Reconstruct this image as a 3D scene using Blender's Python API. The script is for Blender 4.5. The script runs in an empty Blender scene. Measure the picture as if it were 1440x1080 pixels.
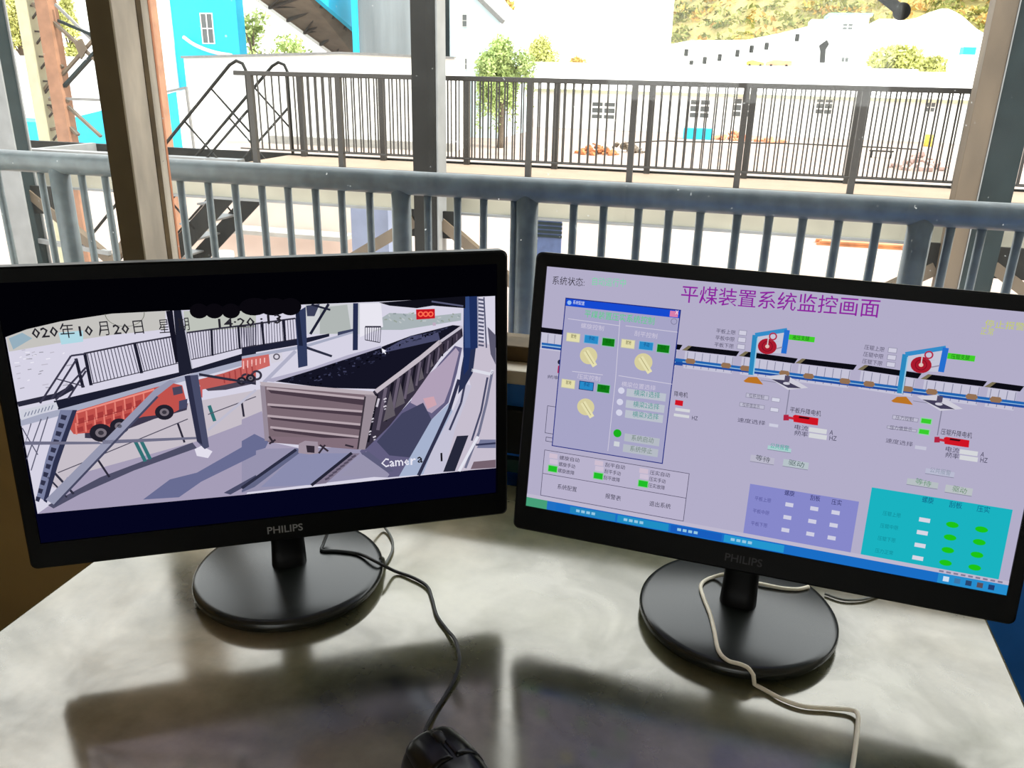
import bpy, bmesh, math, random
from mathutils import Vector, Matrix
random.seed(7)
S = bpy.context.scene
COL = S.collection
PI = math.pi

# ------------------------------------------------------------------ camera
FPX, YAW, PITCH, ROLL = 1155.9, 0.25027, 0.36113, 0.02309
CAM = Vector((0, 0, 1.25))
c_f = Vector((-math.sin(YAW)*math.cos(PITCH), math.cos(YAW)*math.cos(PITCH), -math.sin(PITCH)))
_r = Vector((math.cos(YAW), math.sin(YAW), 0))
_u = _r.cross(c_f)
c_r = math.cos(ROLL)*_r + math.sin(ROLL)*_u
c_u = -math.sin(ROLL)*_r + math.cos(ROLL)*_u
cam = bpy.data.objects.new('camera', bpy.data.cameras.new('camera'))
COL.objects.link(cam)
M3 = Matrix((c_r, c_u, -c_f)).transposed()
cam.matrix_world = Matrix.Translation(CAM) @ M3.to_4x4()
cam.data.sensor_width = 36.0
cam.data.lens = FPX*36.0/1440.0
cam.data.clip_start = 0.02
cam.data.clip_end = 2000
S.camera = cam

# ------------------------------------------------------------------ light, exposure
EXPO = 1.25
S.view_settings.view_transform = 'Standard'
S.view_settings.look = 'None'
S.view_settings.gamma = 1.0
S.view_settings.use_curve_mapping = False
S.view_settings.exposure = EXPO
W = bpy.data.worlds.new('world'); S.world = W
W.use_nodes = True
_nt = W.node_tree
_bg = _nt.nodes['Background']
_tc = _nt.nodes.new('ShaderNodeTexCoord'); _sp = _nt.nodes.new('ShaderNodeSeparateXYZ')
_rp = _nt.nodes.new('ShaderNodeValToRGB')
_nt.links.new(_tc.outputs['Generated'], _sp.inputs[0]); _nt.links.new(_sp.outputs['Z'], _rp.inputs[0])
_rp.color_ramp.elements[0].position = 0.0; _rp.color_ramp.elements[0].color = (1.0, 0.985, 0.95, 1)
_rp.color_ramp.elements[1].position = 0.7; _rp.color_ramp.elements[1].color = (0.92, 0.94, 0.96, 1)
_nt.links.new(_rp.outputs[0], _bg.inputs[0])
_bg.inputs[1].default_value = 1.65
sun = bpy.data.objects.new('sun', bpy.data.lights.new('sun', 'SUN'))
COL.objects.link(sun)
sun.data.energy = 3.0
sun.data.color = (1.0, 0.94, 0.86)
sun.data.angle = 0.012
sun.rotation_euler = Vector((0.68, -0.06, 0.72)).to_track_quat('Z', 'Y').to_euler()
S.cycles.max_bounces = 8
S.cycles.transparent_max_bounces = 12
S.cycles.sample_clamp_indirect = 6.0

# ------------------------------------------------------------------ helpers
def ray(px, py):
    return c_f + c_r*((px-720)/FPX) - c_u*((py-540)/FPX)
def at(px, py, Y):
    d = ray(px, py); return CAM + d*(Y/d.y)
def atz(px, py, z):
    d = ray(px, py); return CAM + d*((z-CAM.z)/d.z)
def s2l(v):
    v /= 255.0
    return v/12.92 if v <= 0.04045 else ((v+0.055)/1.055)**2.4
def lin(c): return tuple(s2l(x) for x in c)

_mats = {}
def mat(name, col, rough=0.6, metal=0.0, var=0.12, scale=6.0, spec=0.5, bump=0.0, col2=None, stretch=None):
    if name in _mats: return _mats[name]
    m = bpy.data.materials.new(name); m.use_nodes = True
    nt = m.node_tree; b = nt.nodes['Principled BSDF']
    b.inputs['Roughness'].default_value = rough
    b.inputs['Metallic'].default_value = metal
    b.inputs['Specular IOR Level'].default_value = spec
    c = lin(col)
    if col2 is None:
        c2 = tuple(max(0, x*(1-2*var)) for x in c)
        c1 = tuple(min(1, x*(1+var)) for x in c)
    else:
        c1 = c; c2 = lin(col2)
    tc = nt.nodes.new('ShaderNodeTexCoord')
    mp = nt.nodes.new('ShaderNodeMapping')
    if stretch: mp.inputs['Scale'].default_value = stretch
    nz = nt.nodes.new('ShaderNodeTexNoise'); nz.inputs['Scale'].default_value = scale; nz.inputs['Detail'].default_value = 6
    rp = nt.nodes.new('ShaderNodeValToRGB')
    rp.color_ramp.elements[0].position = 0.3; rp.color_ramp.elements[0].color = (*c2, 1)
    rp.color_ramp.elements[1].position = 0.7; rp.color_ramp.elements[1].color = (*c1, 1)
    nt.links.new(tc.outputs['Object'], mp.inputs[0]); nt.links.new(mp.outputs[0], nz.inputs[0])
    nt.links.new(nz.outputs[0], rp.inputs[0]); nt.links.new(rp.outputs[0], b.inputs['Base Color'])
    if bump:
        bp = nt.nodes.new('ShaderNodeBump'); bp.inputs['Strength'].default_value = bump; bp.inputs['Distance'].default_value = 0.01
        nt.links.new(nz.outputs[0], bp.inputs['Height']); nt.links.new(bp.outputs[0], b.inputs['Normal'])
    _mats[name] = m
    return m

def worldloc(o):
    v = Vector((0, 0, 0))
    while o is not None:
        v += o.location; o = o.parent
    return v

class MB:
    """collects shapes, builds ONE mesh object"""
    def __init__(s): s.bm = bmesh.new()
    def quadbox(s, P):   # 8 points: bottom 4 ccw, top 4 ccw
        v = [s.bm.verts.new(p) for p in P]
        for f in ((3,2,1,0),(4,5,6,7),(0,1,5,4),(1,2,6,5),(2,3,7,6),(3,0,4,7)):
            s.bm.faces.new([v[i] for i in f])
        return s
    def box(s, x0, x1, y0, y1, z0, z1):
        return s.quadbox([(x0,y0,z0),(x1,y0,z0),(x1,y1,z0),(x0,y1,z0),(x0,y0,z1),(x1,y0,z1),(x1,y1,z1),(x0,y1,z1)])
    def bar(s, a, b, w, h=None, up=(0,0,1)):
        a = Vector(a); b = Vector(b); h = h or w
        d = (b-a).normalized(); up = Vector(up)
        if abs(d.dot(up)) > 0.98: up = Vector((0,1,0))
        x = d.cross(up).normalized(); y = x.cross(d)
        P = []
        for q in (a, b):
            P += [q-x*w/2-y*h/2, q+x*w/2-y*h/2, q+x*w/2+y*h/2, q-x*w/2+y*h/2]
        return s.quadbox(P)
    def tube(s, pts, r, n=10, caps=True):
        pts = [Vector(p) for p in pts]
        rings = []; x = None
        for i, p in enumerate(pts):
            d = (pts[min(i+1,len(pts)-1)]-pts[max(i-1,0)]).normalized()
            if x is None:
                u = Vector((0,0,1)) if abs(d.z) < 0.95 else Vector((0,1,0))
                x = d.cross(u).normalized()
            else:
                x = (x - d*x.dot(d)).normalized()
            y = x.cross(d)
            rr = r[i] if isinstance(r, (list, tuple)) else r
            rings.append([s.bm.verts.new(p+x*rr*math.cos(2*PI*k/n)+y*rr*math.sin(2*PI*k/n)) for k in range(n)])
        for A, B in zip(rings, rings[1:]):
            for k in range(n):
                f = s.bm.faces.new((A[k], A[(k+1)%n], B[(k+1)%n], B[k])); f.smooth = True
        if caps:
            s.bm.faces.new(rings[0][::-1]); s.bm.faces.new(rings[-1])
        return s
    def lathe(s, prof, c=(0,0,0), n=64, smooth=True):  # prof: (r, z) from bottom up
        c = Vector(c); rings = []
        for r, z in prof:
            if r < 1e-6: rings.append([s.bm.verts.new(c+Vector((0,0,z)))])
            else: rings.append([s.bm.verts.new(c+Vector((r*math.cos(2*PI*k/n), r*math.sin(2*PI*k/n), z))) for k in range(n)])
        for A, B in zip(rings, rings[1:]):
            for k in range(n):
                j = (k+1) % n
                if len(A) == 1 and len(B) == 1: continue
                if len(A) == 1: f = s.bm.faces.new((A[0], B[j], B[k]))
                elif len(B) == 1: f = s.bm.faces.new((A[k], A[j], B[0]))
                else: f = s.bm.faces.new((A[k], A[j], B[j], B[k]))
                f.smooth = smooth
        return s
    def prism(s, poly, vec):
        vec = Vector(vec)
        A = [s.bm.verts.new(p) for p in poly]; B = [s.bm.verts.new(Vector(p)+vec) for p in poly]
        n = len(A)
        s.bm.faces.new(A[::-1]); s.bm.faces.new(B)
        for k in range(n): s.bm.faces.new((A[k], A[(k+1)%n], B[(k+1)%n], B[k]))
        return s
    def blob(s, c, r, sub=2, jit=0.25, sc=(1,1,1)):
        g = bmesh.ops.create_icosphere(s.bm, subdivisions=sub, radius=1.0)
        for v in g['verts']:
            k = r*(1+random.uniform(-jit, jit))
            v.co = Vector(c)+Vector((v.co.x*k*sc[0], v.co.y*k*sc[1], v.co.z*k*sc[2]))
        return s
    def leaf(s, p, size, ang=None):
        a = Vector((random.gauss(0,1), random.gauss(0,1), random.gauss(0,1))).normalized()
        b = a.cross(Vector((random.gauss(0,1), random.gauss(0,1), random.gauss(0,1)))).normalized()
        p = Vector(p)
        s.bm.faces.new([s.bm.verts.new(q) for q in (p-a*size, p-b*size*0.45, p+a*size, p+b*size*0.45)])
        return s
    def build(s, name, m, parent=None, origin=None, bevel=0, seg=2, smooth=False, fixn=True):
        if fixn: bmesh.ops.recalc_face_normals(s.bm, faces=s.bm.faces[:])
        me = bpy.data.meshes.new(name)
        if parent is not None:
            off = worldloc(parent)
        elif origin is not None:
            off = Vector(origin)
        else:
            xs = [v.co for v in s.bm.verts]
            off = Vector(((min(v.x for v in xs)+max(v.x for v in xs))/2, (min(v.y for v in xs)+max(v.y for v in xs))/2, min(v.z for v in xs)))
        for v in s.bm.verts: v.co -= off
        s.bm.to_mesh(me); s.bm.free()
        if smooth:
            for p in me.polygons: p.use_smooth = True
        o = bpy.data.objects.new(name, me); COL.objects.link(o)
        if parent is not None: o.parent = parent
        else: o.location = off
        ms = m if isinstance(m, (list, tuple)) else [m]
        for q in ms: me.materials.append(q)
        if bevel:
            bv = o.modifiers.new('bevel', 'BEVEL'); bv.width = bevel; bv.segments = seg; bv.limit_method = 'ANGLE'; bv.angle_limit = 0.6
        return o

def tag(o, label=None, cat=None, group=None, kind=None):
    if label: o['label'] = label
    if cat: o['category'] = cat
    if group: o['group'] = group
    if kind: o['kind'] = kind
    return o
def empty(name, loc, label=None, cat=None, group=None, kind=None, rz=0):
    o = bpy.data.objects.new(name, None); COL.objects.link(o)
    o.empty_display_size = 0.1
    o.location = loc; o.rotation_euler = (0, 0, rz)
    return tag(o, label, cat, group, kind)
def rep(src, loc, parent=None, label=None, group=None):
    o = src.copy(); COL.objects.link(o); o.location = loc
    if parent is not None: o.parent = parent
    if label: o['label'] = label
    if group: o['group'] = group
    return o
def catmull(P, n=8):
    P = [Vector(p) for p in P]; Q = [P[0]*2-P[1]]+P+[P[-1]*2-P[-2]]
    out = []
    for i in range(1, len(Q)-2):
        a, b, c, d = Q[i-1:i+3]
        for k in range(n):
            t = k/n
            out.append(0.5*((2*b)+(c-a)*t+(2*a-5*b+4*c-d)*t*t+(3*b-a-3*c+d)*t**3))
    out.append(P[-1])
    return out

# ------------------------------------------------------------------ materials
def desk_material():
    m = bpy.data.materials.new('stained_desk_laminate'); m.use_nodes = True
    nt = m.node_tree; b = nt.nodes['Principled BSDF']
    N = nt.nodes.new; L = nt.links.new
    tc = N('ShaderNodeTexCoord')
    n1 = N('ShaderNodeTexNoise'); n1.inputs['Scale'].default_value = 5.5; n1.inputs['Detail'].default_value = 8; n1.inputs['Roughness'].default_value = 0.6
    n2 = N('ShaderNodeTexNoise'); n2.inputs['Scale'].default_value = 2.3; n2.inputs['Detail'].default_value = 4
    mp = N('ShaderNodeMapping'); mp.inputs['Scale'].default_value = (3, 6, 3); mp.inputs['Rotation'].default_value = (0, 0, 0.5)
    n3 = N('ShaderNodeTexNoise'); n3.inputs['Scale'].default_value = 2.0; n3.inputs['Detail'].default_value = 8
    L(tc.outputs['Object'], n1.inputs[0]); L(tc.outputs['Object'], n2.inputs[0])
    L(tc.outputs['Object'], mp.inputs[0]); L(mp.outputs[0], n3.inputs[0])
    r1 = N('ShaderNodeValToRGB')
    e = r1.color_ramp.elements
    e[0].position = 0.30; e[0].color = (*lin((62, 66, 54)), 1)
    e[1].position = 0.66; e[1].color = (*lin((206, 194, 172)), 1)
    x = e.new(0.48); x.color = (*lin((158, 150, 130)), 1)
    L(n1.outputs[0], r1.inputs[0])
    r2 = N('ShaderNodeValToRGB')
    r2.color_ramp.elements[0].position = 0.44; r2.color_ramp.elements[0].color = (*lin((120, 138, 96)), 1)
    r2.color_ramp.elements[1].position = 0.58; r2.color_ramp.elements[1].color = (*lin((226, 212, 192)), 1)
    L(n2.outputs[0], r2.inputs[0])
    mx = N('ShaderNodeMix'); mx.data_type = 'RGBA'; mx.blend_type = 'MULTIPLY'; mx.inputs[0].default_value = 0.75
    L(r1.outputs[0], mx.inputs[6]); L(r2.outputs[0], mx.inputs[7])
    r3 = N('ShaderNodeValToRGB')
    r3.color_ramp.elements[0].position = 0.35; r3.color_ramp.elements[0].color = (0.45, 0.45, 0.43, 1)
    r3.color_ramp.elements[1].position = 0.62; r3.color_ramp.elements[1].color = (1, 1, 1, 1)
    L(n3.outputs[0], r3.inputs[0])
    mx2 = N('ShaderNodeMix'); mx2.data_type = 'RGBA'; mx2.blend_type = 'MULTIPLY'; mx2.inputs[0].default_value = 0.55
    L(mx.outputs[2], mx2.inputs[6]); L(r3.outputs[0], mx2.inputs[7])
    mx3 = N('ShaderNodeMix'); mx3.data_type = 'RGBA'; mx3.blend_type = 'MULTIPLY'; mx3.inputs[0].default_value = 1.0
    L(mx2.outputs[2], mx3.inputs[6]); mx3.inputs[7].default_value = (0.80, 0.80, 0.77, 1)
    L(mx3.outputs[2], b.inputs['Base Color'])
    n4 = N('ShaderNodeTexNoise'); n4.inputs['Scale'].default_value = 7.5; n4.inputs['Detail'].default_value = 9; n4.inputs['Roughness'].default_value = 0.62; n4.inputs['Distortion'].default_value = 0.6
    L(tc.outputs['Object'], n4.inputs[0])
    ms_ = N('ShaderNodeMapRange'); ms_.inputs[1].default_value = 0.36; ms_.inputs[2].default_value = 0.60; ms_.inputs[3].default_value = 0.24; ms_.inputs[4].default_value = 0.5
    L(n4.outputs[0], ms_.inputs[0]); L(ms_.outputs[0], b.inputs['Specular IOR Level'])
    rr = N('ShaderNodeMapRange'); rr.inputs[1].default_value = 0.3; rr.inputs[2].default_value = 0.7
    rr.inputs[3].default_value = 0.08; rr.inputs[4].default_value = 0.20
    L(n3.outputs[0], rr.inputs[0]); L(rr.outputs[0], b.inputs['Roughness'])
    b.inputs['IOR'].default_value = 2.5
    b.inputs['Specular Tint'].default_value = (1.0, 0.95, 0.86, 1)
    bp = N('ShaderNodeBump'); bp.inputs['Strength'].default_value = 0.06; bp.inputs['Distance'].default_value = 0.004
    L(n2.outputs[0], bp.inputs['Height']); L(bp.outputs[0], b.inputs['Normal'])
    return m

def glass_material():
    m = bpy.data.materials.new('dusty_window_glass'); m.use_nodes = True
    nt = m.node_tree; nt.nodes.remove(nt.nodes['Principled BSDF'])
    N = nt.nodes.new; L = nt.links.new
    out = nt.nodes['Material Output']
    tr = N('ShaderNodeBsdfTransparent'); tr.inputs[0].default_value = (0.97, 0.985, 0.98, 1)
    gl = N('ShaderNodeBsdfGlossy'); gl.inputs['Roughness'].default_value = 0.02
    df = N('ShaderNodeBsdfTranslucent'); df.inputs[0].default_value = (0.85, 0.9, 0.9, 1)
    lw = N('ShaderNodeLayerWeight'); lw.inputs[0].default_value = 0.5
    pw = N('ShaderNodeMath'); pw.operation = 'POWER'; pw.inputs[1].default_value = 5; L(lw.outputs['Facing'], pw.inputs[0])
    sc = N('ShaderNodeMath'); sc.operation = 'MULTIPLY_ADD'; sc.inputs[1].default_value = 0.6; sc.inputs[2].default_value = 0.025; L(pw.outputs[0], sc.inputs[0])
    m1 = N('ShaderNodeMixShader'); L(sc.outputs[0], m1.inputs[0]); L(tr.outputs[0], m1.inputs[1]); L(gl.outputs[0], m1.inputs[2])
    tc = N('ShaderNodeTexCoord')
    n1 = N('ShaderNodeTexNoise'); n1.inputs['Scale'].default_value = 4; n1.inputs['Detail'].default_value = 5
    n2 = N('ShaderNodeTexNoise'); n2.inputs['Scale'].default_value = 160; n2.inputs['Detail'].default_value = 1
    L(tc.outputs['Object'], n1.inputs[0]); L(tc.outputs['Object'], n2.inputs[0])
    a = N('ShaderNodeMapRange'); a.inputs[1].default_value = 0.4; a.inputs[2].default_value = 0.8; a.inputs[3].default_value = 0.002; a.inputs[4].default_value = 0.022
    L(n1.outputs[0], a.inputs[0])
    b = N('ShaderNodeMapRange'); b.inputs[1].default_value = 0.765; b.inputs[2].default_value = 0.82; b.inputs[3].default_value = 0.0; b.inputs[4].default_value = 0.35
    L(n2.outputs[0], b.inputs[0])
    ad = N('ShaderNodeMath'); ad.operation = 'ADD'; L(a.outputs[0], ad.inputs[0]); L(b.outputs[0], ad.inputs[1])
    m2 = N('ShaderNodeMixShader'); L(ad.outputs[0], m2.inputs[0]); L(m1.outputs[0], m2.inputs[1]); L(df.outputs[0], m2.inputs[2])
    L(m2.outputs[0], out.inputs[0])
    return m

def display_material():
    m = bpy.data.materials.new('lit_display'); m.use_nodes = True
    nt = m.node_tree; nt.nodes.remove(nt.nodes['Principled BSDF'])
    N = nt.nodes.new; L = nt.links.new
    a = N('ShaderNodeAttribute'); a.attribute_name = 'Col'
    e = N('ShaderNodeEmission'); e.inputs[1].default_value = 2.0**-EXPO
    L(a.outputs['Color'], e.inputs[0]); L(e.outputs[0], nt.nodes['Material Output'].inputs[0])
    return m

M_matte = mat('matte_black_rubber', (6, 6, 6), rough=0.9, var=0.03, spec=0.05)
M_desk = desk_material(); M_glass = glass_material(); M_disp = display_material()
M_black = mat('black_plastic', (4, 4, 5), rough=0.45, var=0.05, spec=0.15)
M_gloss = mat('glossy_black_plastic', (22, 25, 22), rough=0.27, var=0.05, spec=0.6)
M_mouse = mat('black_mouse_shell', (6, 6, 7), rough=0.28, var=0.04, spec=0.35)
M_logo = mat('silver_lettering', (140, 140, 140), rough=0.4, var=0.03)
M_dlogo = mat('dim_lettering', (52, 50, 56), rough=0.5, var=0.03)
M_blackcable = mat('black_rubber_cable', (10, 10, 10), rough=0.5, var=0.05)
M_whitecable = mat('off_white_cable', (240, 230, 208), rough=0.5, var=0.06)
M_greycable = mat('grey_cable', (110, 112, 106), rough=0.5, var=0.06)
M_bluewall = mat('blue_painted_wall', (36, 124, 224), rough=0.5, var=0.1, scale=9)
M_tan = mat('tan_wall', (156, 128, 78), rough=0.7, var=0.1, scale=5)
M_room = mat('grubby_plaster', (190, 182, 165), rough=0.85, var=0.06)
M_floor = mat('dark_floor', (96, 88, 80), rough=0.6, var=0.15)
M_sill = mat('cream_window_sill', (214, 204, 186), rough=0.6, var=0.08, scale=20)
M_post = mat('worn_cream_paint', (206, 194, 178), rough=0.6, var=0.16, scale=24, stretch=(1,1,0.3))
M_postshade = mat('post_shade_brown', (118, 106, 82), rough=0.6, var=0.08, scale=12)
M_groove = mat('grimy_groove', (92, 74, 44), rough=0.8, var=0.2, scale=30)
M_blackband = mat('black_band', (14, 16, 18), rough=0.6)
M_green = mat('dark_green_band', (20, 60, 52), rough=0.6)
M_rail = mat('blue_grey_rail_paint', (93, 104, 106), rough=0.38, var=0.16, scale=26, bump=0.15)
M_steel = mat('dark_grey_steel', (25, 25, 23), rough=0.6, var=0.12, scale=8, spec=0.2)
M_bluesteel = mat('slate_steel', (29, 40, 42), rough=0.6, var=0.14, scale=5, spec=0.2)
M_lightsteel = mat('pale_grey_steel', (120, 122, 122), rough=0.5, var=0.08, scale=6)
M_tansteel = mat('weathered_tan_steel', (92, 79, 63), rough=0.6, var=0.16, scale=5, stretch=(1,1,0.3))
M_farrail = mat('brown_black_rail', (42, 38, 34), rough=0.5, var=0.1)
M_deck = mat('pale_deck_plate', (146, 126, 106), rough=0.8, var=0.05, scale=3)
M_beam = mat('beige_grey_beam', (150, 146, 130), rough=0.6, var=0.06, scale=4)
M_edge = mat('dark_edge_angle', (66, 62, 56), rough=0.6)
M_ground = mat('pale_concrete_ground', (168, 152, 142), rough=0.9, scale=0.22, col2=(146, 126, 114))
M_white = mat('white_sheet_wall', (236, 236, 232), rough=0.7, var=0.02, scale=0.5)
M_whiteroof = mat('white_sheet_roof', (238, 236, 230), rough=0.7, var=0.02, scale=0.5)
M_paleblue = mat('pale_blue_wall', (206, 226, 232), rough=0.7, var=0.03, scale=0.5)
M_cyan = mat('bright_blue_sheet', (16, 180, 218), rough=0.6, var=0.06, scale=0.6)
M_tower = mat('grey_tower_cladding', (132, 138, 140), rough=0.6, var=0.25, scale=0.5, stretch=(1,1,0.1))
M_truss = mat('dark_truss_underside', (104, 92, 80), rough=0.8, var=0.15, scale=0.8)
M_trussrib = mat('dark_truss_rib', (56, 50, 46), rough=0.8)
M_brick = mat('pinkish_primer_steel', (138, 100, 76), rough=0.7, var=0.12, scale=5)
M_cream = mat('pale_yellow_steel', (166, 164, 138), rough=0.6, var=0.05)
M_roofdark = mat('grey_roof_edge', (120, 120, 118), rough=0.7)
M_pane = mat('grey_window_pane', (84, 88, 88), rough=0.25, var=0.1, scale=1)
M_wframe = mat('white_window_frame', (232, 230, 224), rough=0.6, var=0.02)
M_rust = mat('rusty_scrap', (176, 110, 66), rough=0.9, var=0.3, scale=2.0)
M_red = mat('faded_red_paint', (196, 84, 58), rough=0.7, var=0.15, scale=2)
M_orange = mat('orange_primer', (214, 138, 98), rough=0.7, var=0.15, scale=2)
M_yellow = mat('yellow_paint', (216, 178, 70), rough=0.7, var=0.1)
M_mound = mat('pinkish_grey_earth', (176, 150, 142), rough=0.95, var=0.12, scale=1.2)
M_pink = mat('pinkish_concrete', (206, 186, 174), rough=0.9, var=0.06, scale=1.5)
M_bluedoor = mat('faded_blue_board', (116, 124, 146), rough=0.8, var=0.12, scale=2)
M_teal = mat('teal_trim', (130, 196, 190), rough=0.6)
M_hill = mat('dry_hillside', (176, 158, 96), rough=0.95, scale=0.06, col2=(124, 124, 76))
M_bush = mat('olive_bushes', (150, 146, 66), rough=0.95, scale=0.12, col2=(92, 104, 56))
M_autumn = mat('yellow_autumn_bushes', (206, 178, 84), rough=0.95, scale=0.3, col2=(176, 134, 84))
M_leafg = mat('willow_green_leaves', (168, 188, 116), rough=0.8, var=0.25, scale=0.8)
M_leafy = mat('yellow_green_leaves', (194, 196, 116), rough=0.8, var=0.2, scale=0.8)
M_trunk = mat('grey_brown_bark', (96, 84, 70), rough=0.9)
M_roofcan = mat('canopy_sheet', (120, 124, 126), rough=0.7)
M_conc = mat('grey_concrete', (150, 148, 142), rough=0.9, var=0.1, scale=3)

# ------------------------------------------------------------------ room shell
YW = 1.0     # inner face of the window wall
ZS = 0.885   # sill height
def struct(mb, name, m, label, cat, **k):
    return tag(mb.build(name, m, **k), label, cat, kind='structure')
struct(MB().box(-1.7, 1.7, -2.3, 1.1, -0.1, 0), 'floor', M_floor, 'dark floor of the control room', 'floor')
struct(MB().box(-1.7, 1.7, -2.3, 1.1, 2.6, 2.7), 'ceiling', M_room, 'plain ceiling of the control room', 'ceiling')
struct(MB().box(-1.7, -1.6, -2.3, 1.1, 0, 2.6), 'wall_left', M_tan, 'tan side wall of the control room', 'wall')
struct(MB().box(1.6, 1.7, -2.3, 1.1, 0, 2.6), 'wall_right', M_room, 'grubby plaster side wall of the control room', 'wall')
wb = MB()
for q in ((-1.6, -0.7, 0, 2.6), (0.7, 1.6, 0, 2.6), (-0.7, 0.7, 0, 1.1), (-0.7, 0.7, 2.1, 2.6)): wb.box(q[0], q[1], -2.3, -2.2, q[2], q[3])
struct(wb, 'wall_back', M_room, 'grubby plaster wall behind the viewer', 'wall')
wf = MB().box(-0.76, 1.6, YW, YW+0.1, 0, ZS-0.02)
wf.box(-1.6, 1.6, YW, YW+0.1, 2.35, 2.6)
struct(wf, 'wall_front', M_bluewall, 'blue painted wall below the window, behind the two monitors', 'wall')
struct(MB().box(-1.6, -0.76, YW, YW+0.1, 0, ZS-0.02), 'wall_corner', M_tan, 'tan wall panel below the window, beside the desk corner', 'wall')
struct(MB().box(-0.75, 0.9, YW-0.018, YW, 0.765, 0.83), 'wall_band_1', M_blackband, 'black strip along the blue wall just behind the desk', 'trim', bevel=0.003)  # flat black band on the wall behind the desk
struct(MB().box(-0.75, 0.9, YW-0.014, YW, 0.735, 0.755), 'wall_band_2', M_green, 'thin dark green strip along the wall at desk height', 'trim', bevel=0.002)  # flat dark green band below the black one
struct(MB().box(-1.6, 1.6, YW-0.015, YW+0.1, ZS-0.02, ZS), 'trim_3', M_sill, 'cream window sill behind the monitors', 'window sill', bevel=0.003)

# window: frame, worn post, glass
win = tag(empty('window_1', (0, YW, ZS)), 'wide dusty window looking onto the railings, split by a worn post', 'window', kind='structure')
fr = MB()
fr.box(-1.6, 1.6, YW+0.02, YW+0.08, ZS, ZS+0.022)
fr.box(-1.6, 1.6, YW+0.02, YW+0.08, 2.3, 2.35)
fr.box(-1.6, -1.56, YW+0.02, YW+0.08, ZS+0.022, 2.3)
fr.box(1.56, 1.6, YW+0.02, YW+0.08, ZS+0.022, 2.3)
fr.build('window_frame', M_groove, win, bevel=0.002)
po = MB().box(-0.839, -0.803, YW-0.002, YW+0.075, ZS, 2.35).build('window_post', M_post, win, bevel=0.0015)
MB().box(-0.8395, -0.8032, YW-0.0045, YW-0.0015, ZS, 2.35).build('post_shade_face', M_postshade, po)  # thin brown sheet, paints the shade on the post's room side
MB().box(-0.8035, -0.8022, YW+0.046, YW+0.056, ZS, 2.35).build('groove', M_groove, po)
MB().box(-0.8035, -0.8022, YW+0.0715, YW+0.0755, ZS, 2.35).build('edge_strip', M_orange, po)
MB().box(-0.803, 1.56, YW+0.058, YW+0.062, ZS+0.022, 2.3).build('glass_pane', M_glass, win)
MB().box(-1.56, -0.839, YW+0.058, YW+0.062, ZS+0.022, 2.3).build('glass_pane', M_glass, win)

w2 = tag(empty('fill_window', (0, -2.25, 1.1)), 'added window behind the viewer, letting fill light into the room', 'window', kind='structure')  # added, unseen: brightens the dark room from behind
f2 = MB()
for q in ((-0.7, 0.7, 1.1, 1.14), (-0.7, 0.7, 2.06, 2.1), (-0.7, -0.66, 1.14, 2.06), (0.66, 0.7, 1.14, 2.06), (-0.02, 0.02, 1.14, 2.06)): f2.box(q[0], q[1], -2.28, -2.22, q[2], q[3])
f2.build('window_frame', M_post, w2)
MB().box(-0.66, 0.66, -2.252, -2.248, 1.14, 2.06).build('glass_pane', M_glass, w2)
# ------------------------------------------------------------------ desk
DZ = 0.75
desk = empty('desk', (-0.16, 0.5, 0), 'glossy stained grey desk carrying both monitors, in front of the window', 'desk')
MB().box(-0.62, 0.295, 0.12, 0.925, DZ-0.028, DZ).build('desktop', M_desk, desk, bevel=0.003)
MB().box(-0.60, 0.275, 0.86, 0.88, 0.30, DZ-0.028).build('back_panel', M_conc, desk)
for x in (-0.59, 0.265):
    for y in (0.16, 0.88):
        MB().box(x-0.02, x+0.02, y-0.02, y+0.02, 0, DZ-0.028).build('leg', M_steel, desk, bevel=0.003)

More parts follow.
